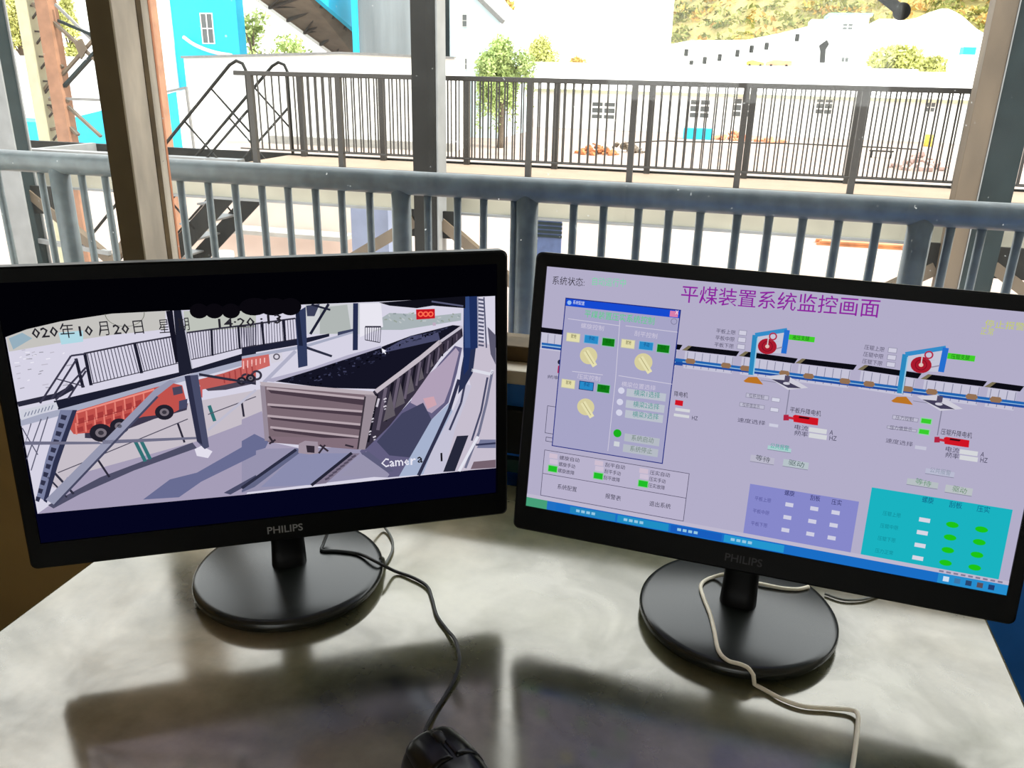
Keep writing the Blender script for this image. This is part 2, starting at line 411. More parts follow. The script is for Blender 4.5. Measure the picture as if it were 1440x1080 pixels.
# ------------------------------------------------------------------ display canvas
class Canvas:
    U0, U1, V0, V1 = -0.2075, 0.2085, -0.1100, 0.1215
    def __init__(s, mon):
        s.C, s.rx, s.up, s.n = mon
        s.bm = bmesh.new(); s.cl = s.bm.loops.layers.float_color.new('Col')
    def uv(s, x, y):
        d = ray(x, y); t = (s.C-CAM).dot(s.n)/d.dot(s.n); q = CAM+d*t-s.C
        return q.dot(s.rx), q.dot(s.up)
    def face(s, pts, col, ly):
        c = (*lin(col), 1.0)
        pts = [(min(max(a, s.U0), s.U1), min(max(b, s.V0), s.V1)) for a, b in pts]
        vs = [s.bm.verts.new((a, -0.0005-0.00006*ly, b)) for a, b in pts]
        try: f = s.bm.faces.new(vs)
        except ValueError: return
        f.normal_update()
        if f.normal.y > 0: f.normal_flip()
        for l in f.loops: l[s.cl] = c
    def poly(s, px, col, ly=2): s.face([s.uv(*p) for p in px], col, ly)
    def rect(s, x0, y0, x1, y1, col, ly=2, border=None, bw=0.0005):   # two opposite corners in the photo, square on the screen
        a = s.uv(x0, y0); b = s.uv(x1, y1)
        s.rectuv(a[0], a[1], b[0], b[1], col, ly, border, bw)
    def rwh(s, x, y, w, h, col, ly=2, border=None, bw=0.0005):
        a = s.uv(x, y)
        s.rectuv(a[0], a[1], s.uv(x+w, y)[0], s.uv(x, y+h)[1], col, ly, border, bw)
    def rectuv(s, u0, v0, u1, v1, col, ly, border=None, bw=0.0005):
        if border:
            s.face([(u0-bw, v0+bw), (u1+bw, v0+bw), (u1+bw, v1-bw), (u0-bw, v1-bw)], border, ly-0.5)
        if col: s.face([(u0, v0), (u1, v0), (u1, v1), (u0, v1)], col, ly)
    def frame(s, x0, y0, x1, y1, col, w=0.0005, ly=3):
        u0, v0 = s.uv(x0, y0); u1, v1 = s.uv(x1, y1)
        for a in ((u0, v0, u1, v0-w), (u0, v1+w, u1, v1), (u0, v0, u0+w, v1), (u1-w, v0, u1, v1)):
            s.rectuv(*a, col, ly)
    def line(s, pts, w, col, ly=3):   # w in metres on the panel
        q = [Vector(s.uv(*p)) for p in pts]
        for a, b in zip(q, q[1:]):
            d = (b-a)
            if d.length < 1e-6: continue
            d.normalize(); n = Vector((-d.y, d.x))*w/2
            s.face([a+n, b+n, b-n, a-n], col, ly)
    def ell(s, x, y, ru, rv, col, ly=3, n=20, a0=0, a1=2*PI):
        u, v = s.uv(x, y)
        s.face([(u+ru*math.cos(a0+(a1-a0)*k/n), v+rv*math.sin(a0+(a1-a0)*k/n)) for k in range(n)], col, ly)
    def ring(s, x, y, r, w, col, ly=3, a0=0, a1=2*PI, n=20, sy=1.0):
        u, v = s.uv(x, y)
        for k in range(n):
            t0 = a0+(a1-a0)*k/n; t1 = a0+(a1-a0)*(k+1)/n
            s.face([(u+r*math.cos(t0), v+r*sy*math.sin(t0)), (u+r*math.cos(t1), v+r*sy*math.sin(t1)),
                    (u+(r-w)*math.cos(t1), v+(r-w)*sy*math.sin(t1)), (u+(r-w)*math.cos(t0), v+(r-w)*sy*math.sin(t0))], col, ly)
    def text(s, body, x0, y0, x1, y1, col, h=None, ly=5, bold=0.0):
        """baseline-left pixel (x0,y0) to baseline-right pixel (x1,y1); h = glyph height in metres"""
        a = Vector(s.uv(x0, y0)); b = Vector(s.uv(x1, y1)); d = b-a
        cu = bpy.data.curves.new('lettering', 'FONT'); cu.body = body; cu.resolution_u = 1; cu.offset = bold
        o = bpy.data.objects.new('lettering', cu); COL.objects.link(o)
        bpy.context.view_layer.update()
        me = bpy.data.meshes.new_from_object(o.evaluated_get(bpy.context.evaluated_depsgraph_get()))
        if len(me.vertices):
            xs = [v.co.x for v in me.vertices]; ys = [v.co.y for v in me.vertices]
            w = max(xs)-min(xs); hh = max(ys)-min(ys)
            sx = d.length/w; sy = (h/hh) if h else sx
            e = d.normalized(); n = Vector((-e.y, e.x))
            P = [a+e*(v.co.x-min(xs))*sx+n*(v.co.y-min(ys))*sy for v in me.vertices]
            for f in me.polygons: s.face([P[i] for i in f.vertices], col, ly)
        bpy.data.objects.remove(o); bpy.data.meshes.remove(me); bpy.data.curves.remove(cu)
    def build(s, name, parent, local):
        me = bpy.data.meshes.new(name)
        for v in s.bm.verts: v.co = local(v.co.x, v.co.z, -v.co.y)
        s.bm.to_mesh(me); s.bm.free()
        me.materials.append(M_disp)
        o = bpy.data.objects.new(name, me); COL.objects.link(o); o.parent = parent
        return o

# ------------------------------------------------------------------ monitors
BASES = []
PW, PH = 0.437, 0.2682
def make_monitor(px, py, pz, yaw, tilt, base_back, base_r, label, logo_mat, paint):
    fwd = Vector((math.sin(yaw), -math.cos(yaw), 0))
    rx = Vector((math.cos(yaw), math.sin(yaw), 0)); back = -fwd
    up = Vector((0, 0, 1))*math.cos(tilt)+back*math.sin(tilt)
    C = Vector((px, py, pz)); n = rx.cross(up)           # towards the back
    BASES.append((px+back.x*base_back, py+back.y*base_back, base_r))
    root = empty('monitor', (px+back.x*base_back, py+back.y*base_back, DZ), label, 'monitor', rz=yaw)
    ct, st = math.cos(tilt), math.sin(tilt)
    def loc(u, v, w):   # panel right, panel up, towards the viewer -> root local
        return Vector((u, -base_back + v*st - w*ct, pz-DZ + v*ct + w*st))
    c = Canvas((C, rx, up, n))
    # bezel: rounded outer outline, rectangular screen opening
    def outline(w, h, r, k=5):
        P = []
        for sx, sy, a0 in ((1,1,0),(-1,1,PI/2),(-1,-1,PI),(1,-1,1.5*PI)):
            for i in range(k+1):
                a = a0+PI/2*i/k
                P.append((sx*(w/2-r)+r*math.cos(a), sy*(h/2-r)+r*math.sin(a)))
        return P
    bz = MB(); bm = bz.bm
    O = outline(PW, PH, 0.006)
    def rc(u, v): return (min(max(u*2, c.U0), c.U1), min(max(v*2, c.V0), c.V1))
    secs = [[loc(u, v, -0.012) for u, v in O], [loc(u, v, 0.0015) for u, v in O],
            [loc(u*0.993, v*0.988, 0.003) for u, v in O], [loc(*rc(u, v), 0.0025) for u, v in O], [loc(*rc(u, v), -0.001) for u, v in O]]
    R = [[bm.verts.new(p) for p in q] for q in secs]
    for A, B in zip(R, R[1:]):
        for k in range(len(A)):
            bm.faces.new((A[k], A[(k+1) % len(A)], B[(k+1) % len(A)], B[k]))
    def bld(mb, name, m, par, **k):
        par_keep = par
        bmesh.ops.remove_doubles(mb.bm, verts=mb.bm.verts[:], dist=1e-6)
        bmesh.ops.recalc_face_normals(mb.bm, faces=mb.bm.faces[:])
        me = bpy.data.meshes.new(name); mb.bm.to_mesh(me); mb.bm.free(); me.materials.append(m)
        o = bpy.data.objects.new(name, me); COL.objects.link(o); o.parent = par_keep
        if k.get('smooth'):
            for p in me.polygons: p.use_smooth = True
        if k.get('bevel'):
            bv = o.modifiers.new('bevel', 'BEVEL'); bv.width = k['bevel']; bv.segments = 2; bv.limit_method = 'ANGLE'
        return o
    bezel = bld(bz, 'bezel', M_black, root)
    # back shell, tapering to a smaller rear face
    bs = MB(); bm = bs.bm
    secs = [[loc(u*0.985, v*0.98, -0.012) for u, v in O], [loc(u*0.97, v*0.96, -0.022) for u, v in O],
            [loc(u*0.62, v*0.62-0.005, -0.042) for u, v in O], [loc(u*0.55, v*0.55-0.005, -0.046) for u, v in O]]
    R = [[bm.verts.new(p) for p in q] for q in secs]
    for A, B in zip(R, R[1:]):
        for k in range(len(A)):
            bm.faces.new((A[k], A[(k+1) % len(A)], B[(k+1) % len(A)], B[k]))
    bm.faces.new(R[-1]); bm.faces.new(R[0][::-1])
    bld(bs, 'back_shell', M_black, root)
    # picture on the screen
    paint(c)
    c.build('screen', root, loc)
    # maker's lettering on the lower bezel
    lc = bpy.data.curves.new('lettering', 'FONT'); lc.body = 'PHILIPS'; lc.offset = 0.012; lc.resolution_u = 3; lc.extrude = 0.02
    lo = bpy.data.objects.new('lettering', lc); COL.objects.link(lo); bpy.context.view_layer.update()
    me = bpy.data.meshes.new_from_object(lo.evaluated_get(bpy.context.evaluated_depsgraph_get()))
    bpy.data.objects.remove(lo); bpy.data.curves.remove(lc)
    me.name = 'logo'
    xs = [v.co.x for v in me.vertices]; k = 0.0325/(max(xs)-min(xs)); mid = (max(xs)+min(xs))/2
    for v in me.vertices: v.co = loc((v.co.x-mid)*k*1.0, -PH/2+0.0085+v.co.y*k*0.98, 0.0031+v.co.z*k*0.3)
    me.materials.clear(); me.materials.append(logo_mat)
    lo = bpy.data.objects.new('logo', me); COL.objects.link(lo); lo.parent = root
    lo['label'] = 'grey maker lettering'
    # small button strip under the right end of the bezel
    for i in range(4):
        b = MB().quadbox([loc(u, v, w) for u, v, w in ((0.150+i*0.012,-PH/2-0.0012,-0.010),(0.157+i*0.012,-PH/2-0.0012,-0.010),(0.157+i*0.012,-PH/2-0.0012,-0.003),(0.150+i*0.012,-PH/2-0.0012,-0.003),
                 (0.150+i*0.012,-PH/2+0.001,-0.010),(0.157+i*0.012,-PH/2+0.001,-0.010),(0.157+i*0.012,-PH/2+0.001,-0.003),(0.150+i*0.012,-PH/2+0.001,-0.003))])
        bld(b, 'button', M_black, root)
    # neck: flared column from the base up behind the panel
    nk = MB(); bm = nk.bm
    top = loc(0, -0.05, -0.036)
    ring = []
    for z, w, d, y in ((0.016, 0.040, 0.036, 0.0), (0.022, 0.0175, 0.016, 0.002), (0.045, 0.0165, 0.013, 0.004), (pz-DZ-0.10, 0.0165, 0.011, top.y*0.6), (top.z, 0.02, 0.012, top.y)):
        ring.append([bm.verts.new((w*math.copysign(abs(math.cos(a))**0.5, math.cos(a)), y+d*math.copysign(abs(math.sin(a))**0.5, math.sin(a)), z))
                     for a in [2*PI*(i+0.5)/20 for i in range(20)]])
    for A, B in zip(ring, ring[1:]):
        for i in range(20): bm.faces.new((A[i], A[(i+1)%20], B[(i+1)%20], B[i]))
    bm.faces.new(ring[0][::-1]); bm.faces.new(ring[-1])
    bld(nk, 'neck', M_black, root, smooth=True)
    b = MB().lathe([(0, 0.002), (base_r*0.90, 0.002), (base_r*0.975, 0.0045), (base_r, 0.009), (base_r*0.995, 0.013), (base_r*0.975, 0.0155), (base_r*0.93, 0.0165), (0.045, 0.0205), (0.02, 0.023), (0, 0.023)], n=96)
    base = bld(b, 'base', M_gloss, root, smooth=True)
    f = MB().lathe([(0, 0.0), (base_r*0.86, 0.0), (base_r*0.86, 0.003), (0, 0.003)], n=64)
    bld(f, 'base_pad', M_blackcable, base)
    return root

def paint_cctv(c):
    P7 = lambda *q: [(x/3.178, 400+y/3.178) for x, y in q]
    P8 = lambda *q: [(340+x/3.374, 400+y/3.374) for x, y in q]
    c.rectuv(c.U0, c.V0, c.U1, c.V1, (2, 2, 6), 0)
    c.poly([(8,610),(53,722),(697,657),(697,745),(40,790)], (4, 5, 30), 0.5)
    K = (214, 211, 228)
    c.poly([(8,474),(38,463),(85,452),(157,441),(233,437),(360,432),(429,428),(536,424),(696,416),(697,657),(345,695),(53,722)], K, 1)
    # distant hills and road
    c.poly(P7((28,235),(120,200),(270,165),(500,130),(740,118),(740,200),(500,225),(300,255),(40,300)), (196, 194, 190), 1.5)
    c.poly(P7((40,240),(100,215),(145,240),(60,290)), (150, 175, 190), 1.7)
    c.poly(P7((262,215),(372,205),(372,255),(275,268)), (176, 216, 228), 1.7)
    c.poly(P7((820,118),(1144,112),(1144,190),(830,215)), (190, 194, 186), 1.5)
    c.poly(P8((300,95),(660,86),(660,215),(560,235),(310,235)), (206, 208, 212), 1.5)
    c.poly(P8((370,110),(500,95),(520,230),(370,235)), (176, 182, 180), 1.7)
    c.poly(P8((660,160),(700,135),(830,140),(900,150),(1040,135),(1040,170),(760,215),(660,215)), (168, 178, 182), 1.7)
    c.poly(P8((560,90),(660,88),(670,200),(560,250)), (232, 230, 240), 1.8)
    random.seed(3)
    for i in range(26):
        x = random.uniform(660, 1030); y = 145+random.uniform(-8, 30)
        c.line(P8((x, y), (x+random.uniform(4, 16), y+random.uniform(-6, 10))), 0.0012, random.choice(((140,152,156),(190,196,198),(150,160,150))), 1.9)
    for i in range(30):
        x = random.uniform(60, 300); y = random.uniform(280, 470)
        c.line(P7((x, y), (x+random.uniform(8, 30), y-random.uniform(0, 6))), 0.0008, random.choice(((160,158,170),(190,186,200),(236,234,244))), 1.9)
    # ground tint, yard
    c.poly(P7((250,640),(1230,455),(1230,640),(900,700),(300,930),(180,880)), (198, 190, 200), 1.6)
    c.poly(P7((300,860),(880,700),(1144,600),(1200,590),(1200,760),(1100,938),(168,1024),(230,980)), (164, 156, 182), 2.0)
    c.poly(P7((215,985),(450,860),(860,705),(880,730),(600,830),(360,935),(240,1000)), (78, 78, 102), 2.3)
    c.poly(P7((640,960),(760,870),(880,840),(1144,690),(1144,760),(900,880),(800,950)), (104, 108, 146), 2.2)
    c.poly(P8((0,640),(95,600),(130,745),(270,775),(0,980)), (164, 156, 182), 2.05); c.poly(P8((0,742),(60,708),(128,742),(112,775),(0,806)), (104, 108, 146), 2.25)
    c.poly(P8((0,780),(560,770),(770,895),(0,988)), (150, 146, 174), 2.1)
    c.poly(P7((870,735),(900,720),(950,745),(930,775),(880,765)), (226, 222, 236), 2.5)
    c.poly(P7((1000,930),(1144,850),(1144,875),(1030,938)), (74, 76, 104), 2.4)
    # walkway, railing, stairs
    c.line(P7((80,535),(260,495),(330,455)), 0.0045, (40, 40, 58), 2.6)
    c.poly(P7((240,520),(830,385),(1144,290),(1144,338),(840,400),(262,560)), (28, 30, 48), 2.7)
    c.poly(P8((0,300),(275,258),(415,232),(415,246),(275,285),(0,332)), (30, 32, 52), 2.7)
    c.poly(P8((455,225),(540,207),(540,222),(455,242)), (60, 66, 96), 2.7)
    c.poly(P7((92,600),(255,560),(830,405),(1144,322),(1144,346),(835,428),(260,588),(95,632)), (166, 170, 192), 2.8)
    c.poly(P8((0,340),(300,285),(548,215),(548,224),(300,300),(0,358)), (166, 170, 192), 2.8)
    c.poly(P7((88,562),(252,525),(262,552),(96,606)), (206, 208, 220), 2.9)
    for i in range(9): c.line(P7((110+i*15, 590-i*4), (118+i*15, 570-i*4)), 0.0007, (120, 126, 150), 3)
    def rail(top, bot, n, w):
        for i in range(n+1):
            t = i/n
            c.line([(top[0][0]+(top[1][0]-top[0][0])*t, top[0][1]+(top[1][1]-top[0][1])*t), (bot[0][0]+(bot[1][0]-bot[0][0])*t, bot[0][1]+(bot[1][1]-bot[0][1])*t)], w, (70, 68, 88), 3)
        c.line(top, 0.0015, (52, 50, 66), 3.1); c.line(bot, 0.0008, (52, 50, 66), 3.1)
    rail(P7((375,308),(600,262)), P7((405,445),(635,390)), 15, 0.0007)
    rail(P7((600,262),(782,230)), P7((635,390),(800,350)), 14, 0.0007)
    rail(P7((835,215),(945,200)), P7((855,335),(950,315)), 9, 0.0007)
    rail(P7((945,200),(1065,185)), P7((950,315),(1072,285)), 10, 0.0007)
    rail(P7((1065,185),(1144,176)), P7((1072,285),(1144,270)), 7, 0.0007)
    rail(P8((0,195),(255,160)), P8((0,300),(262,258)), 20, 0.0006)
    rail(P8((585,200),(660,200)), P8((585,262),(655,275)), 7, 0.0006)
    for a in ((380,310,408,450),(602,262,634,396),(340,330,372,460)): c.line(P7(a[:2], a[2:]), 0.0026, (30, 30, 46), 3.2)
    c.line(P7((945,200),(950,318)), 0.002, (30,30,46), 3.2); c.line(P7((1065,185),(1072,288)), 0.002, (30,30,46), 3.2)
    c.line(P8((95,175),(105,290)), 0.002, (30,30,46), 3.2); c.line(P8((198,165),(205,270)), 0.002, (30,30,46), 3.2)
    for a in ((180,530,318,318),(232,510,345,330),(250,515,385,370),(305,510,385,385)): c.line(P7(a[:2], a[2:]), 0.0016, (58, 56, 76), 3.2)
    c.line(P7((250,420),(380,455)), 0.001, (58,56,76), 3.2); c.line(P7((318,318),(360,312),(380,310)), 0.0016, (58,56,76), 3.2)
    c.poly(P7((270,560),(335,560),(240,800),(200,965),(165,945),(205,780)), (120, 126, 158), 3.0)
    c.poly(P7((325,560),(345,560),(262,800),(210,975),(195,965),(240,790)), (46, 50, 78), 3.1)
    for i in range(11):
        t = i/10; x = 275-112*t; y = 580+365*t
        c.poly(P7((x, y), (x+26-6*t, y+6), (x+18-6*t, y+26), (x-4, y+20)), (48, 50, 74), 3.2)
    for a in ((140,620,105,730),(185,600,120,780),(215,590,140,830),(100,640,170,760)): c.line(P7(a[:2], a[2:]), 0.0009, (92,92,114), 2.9)
    # trucks
    def wheel(x, y, r, f=P7):
        q = f((x, y))[0]; rr = r/3.178/1390
        c.ell(*q, rr, rr*0.92, (34, 32, 44), 3.2); c.ell(*q, rr*0.5, rr*0.46, (120, 112, 122), 3.3); c.ell(*q, rr*0.25, rr*0.23, (60, 56, 66), 3.4)
    c.poly(P7((310,640),(340,565),(690,460),(770,440),(815,450),(838,540),(770,575),(640,590),(420,660),(330,668)), (192, 82, 76), 2.9)
    c.poly(P7((380,660),(700,560),(840,530),(835,560),(690,600),(560,650),(460,690),(380,685)), (60, 56, 76), 2.8)
    for r0, r1, n in (((350,600),(690,495),8), ((345,640),(640,555),7)):
        for i in range(n):
            t = i/n; x = r0[0]+(r1[0]-r0[0])*t; y = r0[1]+(r1[1]-r0[1])*t
            c.poly(P7((x,y),(x+26,y-8),(x+30,y+14),(x+5,y+22)), (164, 58, 58), 3.0)
            c.line(P7((x-6,y-22),(x-2,y+30)), 0.0012, (228,128,116), 3.0)
    c.line(P7((340,572),(690,468)), 0.0016, (236,140,128), 3.0); c.line(P7((345,622),(690,520)), 0.0012, (150,50,52), 3.0)
    c.poly(P7((770,460),(812,452),(818,485),(776,495)), (74, 70, 92), 3.0); c.poly(P7((800,520),(838,510),(836,550),(800,560)), (70, 72, 100), 3.0)
    wheel(452, 662, 40); wheel(535, 632, 34); wheel(735, 570, 34)
    c.poly(P7((885,425),(1000,395),(1144,345),(1144,412),(1040,440),(900,470)), (190, 92, 88), 2.85)
    c.poly(P7((905,455),(1040,430),(1144,405),(1144,440),(1010,470),(930,475)), (74, 68, 84), 2.8)
    for i in range(6): c.line(P7((1000+i*25, 400-i*9), (1004+i*25, 440-i*9)), 0.0012, (164,66,66), 2.95)
    wheel(1080, 430, 18); wheel(1120, 418, 18)
    c.poly(P7((890,455),(905,455),(905,505),(890,500)), (200, 90, 90), 2.9)
    c.poly(P8((0,352),(128,330),(134,385),(0,432)), (204, 104, 100), 2.85)
    for i in range(6): c.line(P8((8+i*20, 362-i*3), (8+i*20, 400-i*6)), 0.001, (244,190,186), 2.95)
    c.poly(P8((134,330),(190,322),(195,360),(140,375)), (212, 208, 220), 2.85)
    c.ring(*P8((165,342))[0], 0.003, 0.0012, (90,86,100), 2.95)
    for x, y in ((20,445),(70,430)): c.ring(*P8((x,y))[0], 0.0048, 0.002, (54,50,66), 2.95)
    # teal posts, thin railings in the yard
    for a in ((430,770,490,860),(795,620,825,705),(1080,520,1090,590)): c.line(P7(a[:2], a[2:]), 0.0018, (44,42,58), 3)
    for a in ((260,840,420,775),(430,770,840,600),(930,580,1144,500)): c.line(P7(a[:2], a[2:]), 0.0009, (84,80,98), 3)
    for a in ((605,700,650,790),(630,695,672,780),(935,540,960,610)): c.line(P7(a[:2], a[2:]), 0.0030, (50,112,116), 3)
    c.line(P7((235,830),(330,935)), 0.002, (48,48,66), 3); c.line(P7((215,860),(300,950)), 0.0015, (48,48,66), 3)
    # braces
    c.poly(P7((205,960),(690,470),(760,425),(790,430),(700,500),(245,985)), (150, 152, 176), 3.4)
    c.line(P7((245,985),(705,500)), 0.0018, (70,72,98), 3.5)
    c.poly(P7((112,700),(440,702),(460,712),(110,716)), (110, 110, 134), 3.4)
    c.poly(P7((460,695),(880,680),(880,690),(460,712)), (110, 110, 134), 3.4)
    c.poly(P7((890,395),(1144,438),(1144,448),(890,407)), (44, 44, 62), 3.4)
    c.line(P7((930,650),(1144,470)), 0.0022, (190,188,206), 3.3)
    c.line(P8((100,470),(255,315)), 0.0032, (176,176,198), 3.3)
    c.poly(P8((300,290),(430,335),(425,345),(300,303)), (44,46,66), 3.4)
    # dark columns
    c.poly(P7((742,118),(772,116),(800,345),(785,350)), (20, 20, 34), 3.6)
    c.poly(P7((776,116),(815,114),(862,390),(845,400),(800,395)), (30, 32, 48), 3.7)
    c.line(P7((812,114),(860,375)), 0.001, (190,190,206), 3.75)
    c.poly(P7((825,408),(885,402),(935,725),(915,735),(880,700)), (72, 76, 104), 3.7)
    c.poly(P7((825,408),(850,405),(905,715),(882,700)), (44, 46, 70), 3.75)
    c.poly(P8((255,135),(303,105),(312,385),(268,395)), (48, 58, 92), 3.6)
    c.poly(P8((255,135),(272,125),(290,290),(270,290)), (28, 34, 58), 3.65)
    c.poly(P8((528,88),(552,88),(550,310),(526,312)), (38, 46, 78), 3.6)
    c.line(P8((325,235),(412,92)), 0.0024, (30,32,52), 3.6); c.line(P8((330,95),(420,120)), 0.0018, (30,32,52), 3.6)
    c.poly(P8((305,100),(370,92),(345,150),(310,150)), (60,64,90), 3.5)
    # scalloped dark roof edge
    c.poly(P7((845,100),(1144,92),(1144,118),(1000,118),(930,114),(850,118)), (6, 6, 12), 3.9)
    for x in (890, 958, 1032): c.ell(*P7((x, 118))[0], 0.0076, 0.0066, (10, 8, 14), 4)
    for x, rx in ((60, 0.0125), (150, 0.0125), (230, 0.0095)): c.ell(*P8((x, 105))[0], rx, 0.0078, (10, 8, 14), 4)
    c.poly(P8((650,85),(1060,55),(1060,112),(905,100),(830,112),(700,100)), (16, 16, 26), 3.9)
    c.line(P8((900,80),(1050,102)), 0.0015, (90,92,120), 3.95)
    c.ring(*P7((558,128))[0], 0.0155, 0.0006, (120,122,110), 3.5, a0=PI, a1=2*PI, sy=0.75)
    # red lamp sign
    c.poly(P8((826,118),(915,115),(916,160),(828,166)), (196, 20, 34), 4)
    for i in range(3): c.ring(*P8((848+i*24, 140))[0], 0.0026, 0.0012, (255,110,80), 4.1)
    c.poly(P8((905,180),(920,180),(920,195),(905,195)), (190,170,190), 3.0)
    # floor right of the train
    c.poly(P8((560,790),(700,660),(830,520),(940,370),(1010,290),(1045,300),(1020,420),(980,560),(900,640),(745,910),(690,915),(600,850)), (98, 94, 128), 3.0)
    c.poly(P8((830,470),(940,380),(1015,300),(1030,320),(990,480),(960,560),(900,610),(800,560)), (176, 160, 184), 3.1)
    c.poly(P8((860,540),(910,530),(925,570),(880,590)), (206, 164, 176), 3.2)
    c.poly(P8((640,745),(760,610),(860,560),(900,640),(800,820),(700,810)), (66, 68, 96), 3.15)
    c.poly(P8((470,905),(590,790),(700,900),(690,915)), (150, 146, 172), 3.1)
    c.poly(P8((565,800),(600,790),(720,885),(690,890)), (92, 92, 122), 3.2)
    c.poly(P8((745,910),(900,640),(985,560),(1000,600),(900,790),(860,900)), (166, 178, 206), 3.3)
    c.poly(P8((860,900),(900,790),(1000,600),(1060,470),(1090,480),(1010,690),(960,890)), (196, 194, 214), 3.35)
    c.line(P8((838,905),(930,710),(985,590),(1030,450)), 0.0035, (48,50,76), 3.5)
    c.line(P8((985,690),(1040,560),(1060,460)), 0.0022, (60,62,90), 3.5)
    c.poly(P8((1045,300),(1120,260),(1205,300),(1205,870),(960,890),(1010,690),(1085,480)), (198, 190, 206), 3.2)
    c.poly(P8((1060,290),(1110,300),(1095,420),(1060,480),(1025,520),(1040,400)), (40, 48, 80), 3.6)
    c.poly(P8((1052,58),(1116,55),(1118,300),(1085,310),(1075,400),(1052,430),(1050,280)), (30, 46, 92), 3.7)
    c.poly(P8((1052,58),(1078,56),(1084,300),(1058,300)), (50, 72, 124), 3.75)
    for i in range(13): c.line(P8((1122, 70+i*18), (1148, 74+i*18)), 0.0018, (84,86,112), 3.5)
    c.line(P8((1120,60),(1118,300)), 0.0012, (150,150,170), 3.5); c.line(P8((1148,60),(1160,300)), 0.0014, (84,86,112), 3.5)
    c.poly(P8((1165,200),(1204,240),(1204,380),(1180,330)), (90, 88, 110), 3.5)
    c.line(P8((1090,405),(1180,425),(1190,405)), 0.003, (220,220,232), 3.6); c.line(P8((1188,410),(1160,560),(1125,700),(1060,870)), 0.0026, (112,114,140), 3.6)
    c.line(P8((1165,440),(1135,600),(1090,740)), 0.002, (70,72,100), 3.6)
    c.poly(P8((1020,718),(1075,715),(1010,885),(955,888)), (38, 40, 58), 3.7)
    c.line(P8((1120,720),(1030,885)), 0.003, (226,226,238), 3.7)
    c.poly(P8((1130,735),(1204,735),(1204,775),(1115,775)), (116,120,152), 3.6); c.line(P8((1110,760),(1204,752)), 0.002, (50,54,84), 3.65)
    c.poly(P8((1100,840),(1204,830),(1204,868),(1085,875)), (116, 98, 110), 3.6)
    # rails below the wagon
    c.poly(P8((0,975),(260,775),(285,790),(60,960),(0,985)), (98, 102, 134), 3.2); c.line(P8((0,965),(258,782)), 0.003, (44,46,68), 3.3)
    c.poly(P8((90,960),(265,800),(520,800),(330,950)), (138, 140, 174), 3.1)
    c.poly(P8((335,950),(520,800),(560,800),(400,942)), (128, 118, 140), 3.3); c.line(P8((330,952),(522,798)), 0.003, (36,36,54), 3.4)
    for i in range(8): c.line(P8((395+i*18, 925-i*15), (415+i*18, 915-i*15)), 0.002, (84,76,96), 3.4)
    # wagon
    c.poly(P8((610,515),(830,365),(945,275),(1045,205),(1048,245),(950,335),(820,520),(700,670),(590,778),(555,780)), (56, 50, 66), 4)
    for i in range(17):
        t = (i/16)**0.8; x = 640+400*t; y = 520-300*t; l = 205*(1-t)**1.1+22
        c.line(P8((x, y), (x-l*0.22+6, y+l)), 0.0026*(1-t)+0.0008, (104, 94, 112) if i % 2 else (24,22,34), 4.1)
    for i in range(5):
        t = i/5; x = 690+260*t; y = 500-190*t; l = 130*(1-t)+20
        c.poly(P8((x-20*(1-t), y+l), (x+14*(1-t), y+4), (x+34*(1-t)+4, y+l*0.8)), (98, 92, 100), 4.15)
    c.line(P8((640,580),(650,540)), 0.002, (200,194,206), 4.2)
    for x, y in ((612,560),(612,600),(612,640),(600,700),(672,545),(672,580),(622,725)):
        c.line(P8((x, y),(x+14, y-6)), 0.0014, (212,206,216), 4.2); c.line(P8((x+3, y+12),(x+12, y+8)), 0.0012, (190,184,198), 4.2)
    c.poly(P8((150,458),(330,400),(500,340),(660,296),(800,243),(1000,192),(1040,196),(940,268),(820,355),(640,495),(400,490)), (20, 20, 36), 4.2)
    random.seed(9)
    for i in range(150):
        t = random.random(); x0 = 190+780*t; ye = 470-265*t
        x = x0+random.uniform(-30, 200)*(1-t); y = ye+random.uniform(-40, 15)*(1-t)
        if x > 640 and y > 495-(x-640)*0.75: continue
        if y < 455-(x-150)*0.325: continue
        if y > 486: continue
        c.line(P8((x, y), (x+random.uniform(4, 16), y-random.uniform(0, 5))), random.uniform(0.0006, 0.0016), random.choice(((44,46,70),(62,64,92),(8,8,18),(34,36,58),(10,10,20))), 4.3)
    c.poly(P8((640,330),(800,245),(930,222),(940,262),(880,275),(760,262)), (74, 76, 108), 4.25)
    c.poly(P8((98,455),(330,395),(500,335),(660,290),(665,298),(335,405),(150,462)), (176, 172, 196), 4.4)
    c.line(P8((635,508),(830,362),(942,270)), 0.0042, (196, 186, 196), 4.4); c.line(P8((942,270),(1045,198)), 0.0026, (196,190,204), 4.4)
    c.line(P8((940,268),(950,330)), 0.003, (60,52,64), 4.4)
    c.poly(P8((95,468),(620,512),(585,778),(550,782),(300,760),(122,745)), (122, 104, 114), 4.3)
    for a in ((118,492,582,540,32),(122,568,575,602,22),(122,622,566,664,24),(135,676,556,722,26)):
        c.poly(P8((a[0],a[1]),(a[2],a[3]),(a[2]-6,a[3]+a[4]),(a[0]+20,a[1]+a[4]*0.7)), (72, 58, 70), 4.5)
        c.line(P8((a[0],a[1]),(a[2],a[3])), 0.0022, (182, 166, 174), 4.6)
    c.poly(P8((85,460),(620,506),(632,526),(92,480)), (186, 174, 182), 4.7)
    c.poly(P8((585,520),(625,520),(640,530),(585,782),(550,782)), (150, 138, 148), 4.7)
    c.line(P8((98,475),(120,740)), 0.004, (150,138,152), 4.7); c.line(P8((585,530),(550,780)), 0.0016, (60,52,62), 4.8)
    c.poly(P8((130,720),(556,730),(548,782),(130,748)), (130, 110, 122), 4.55)
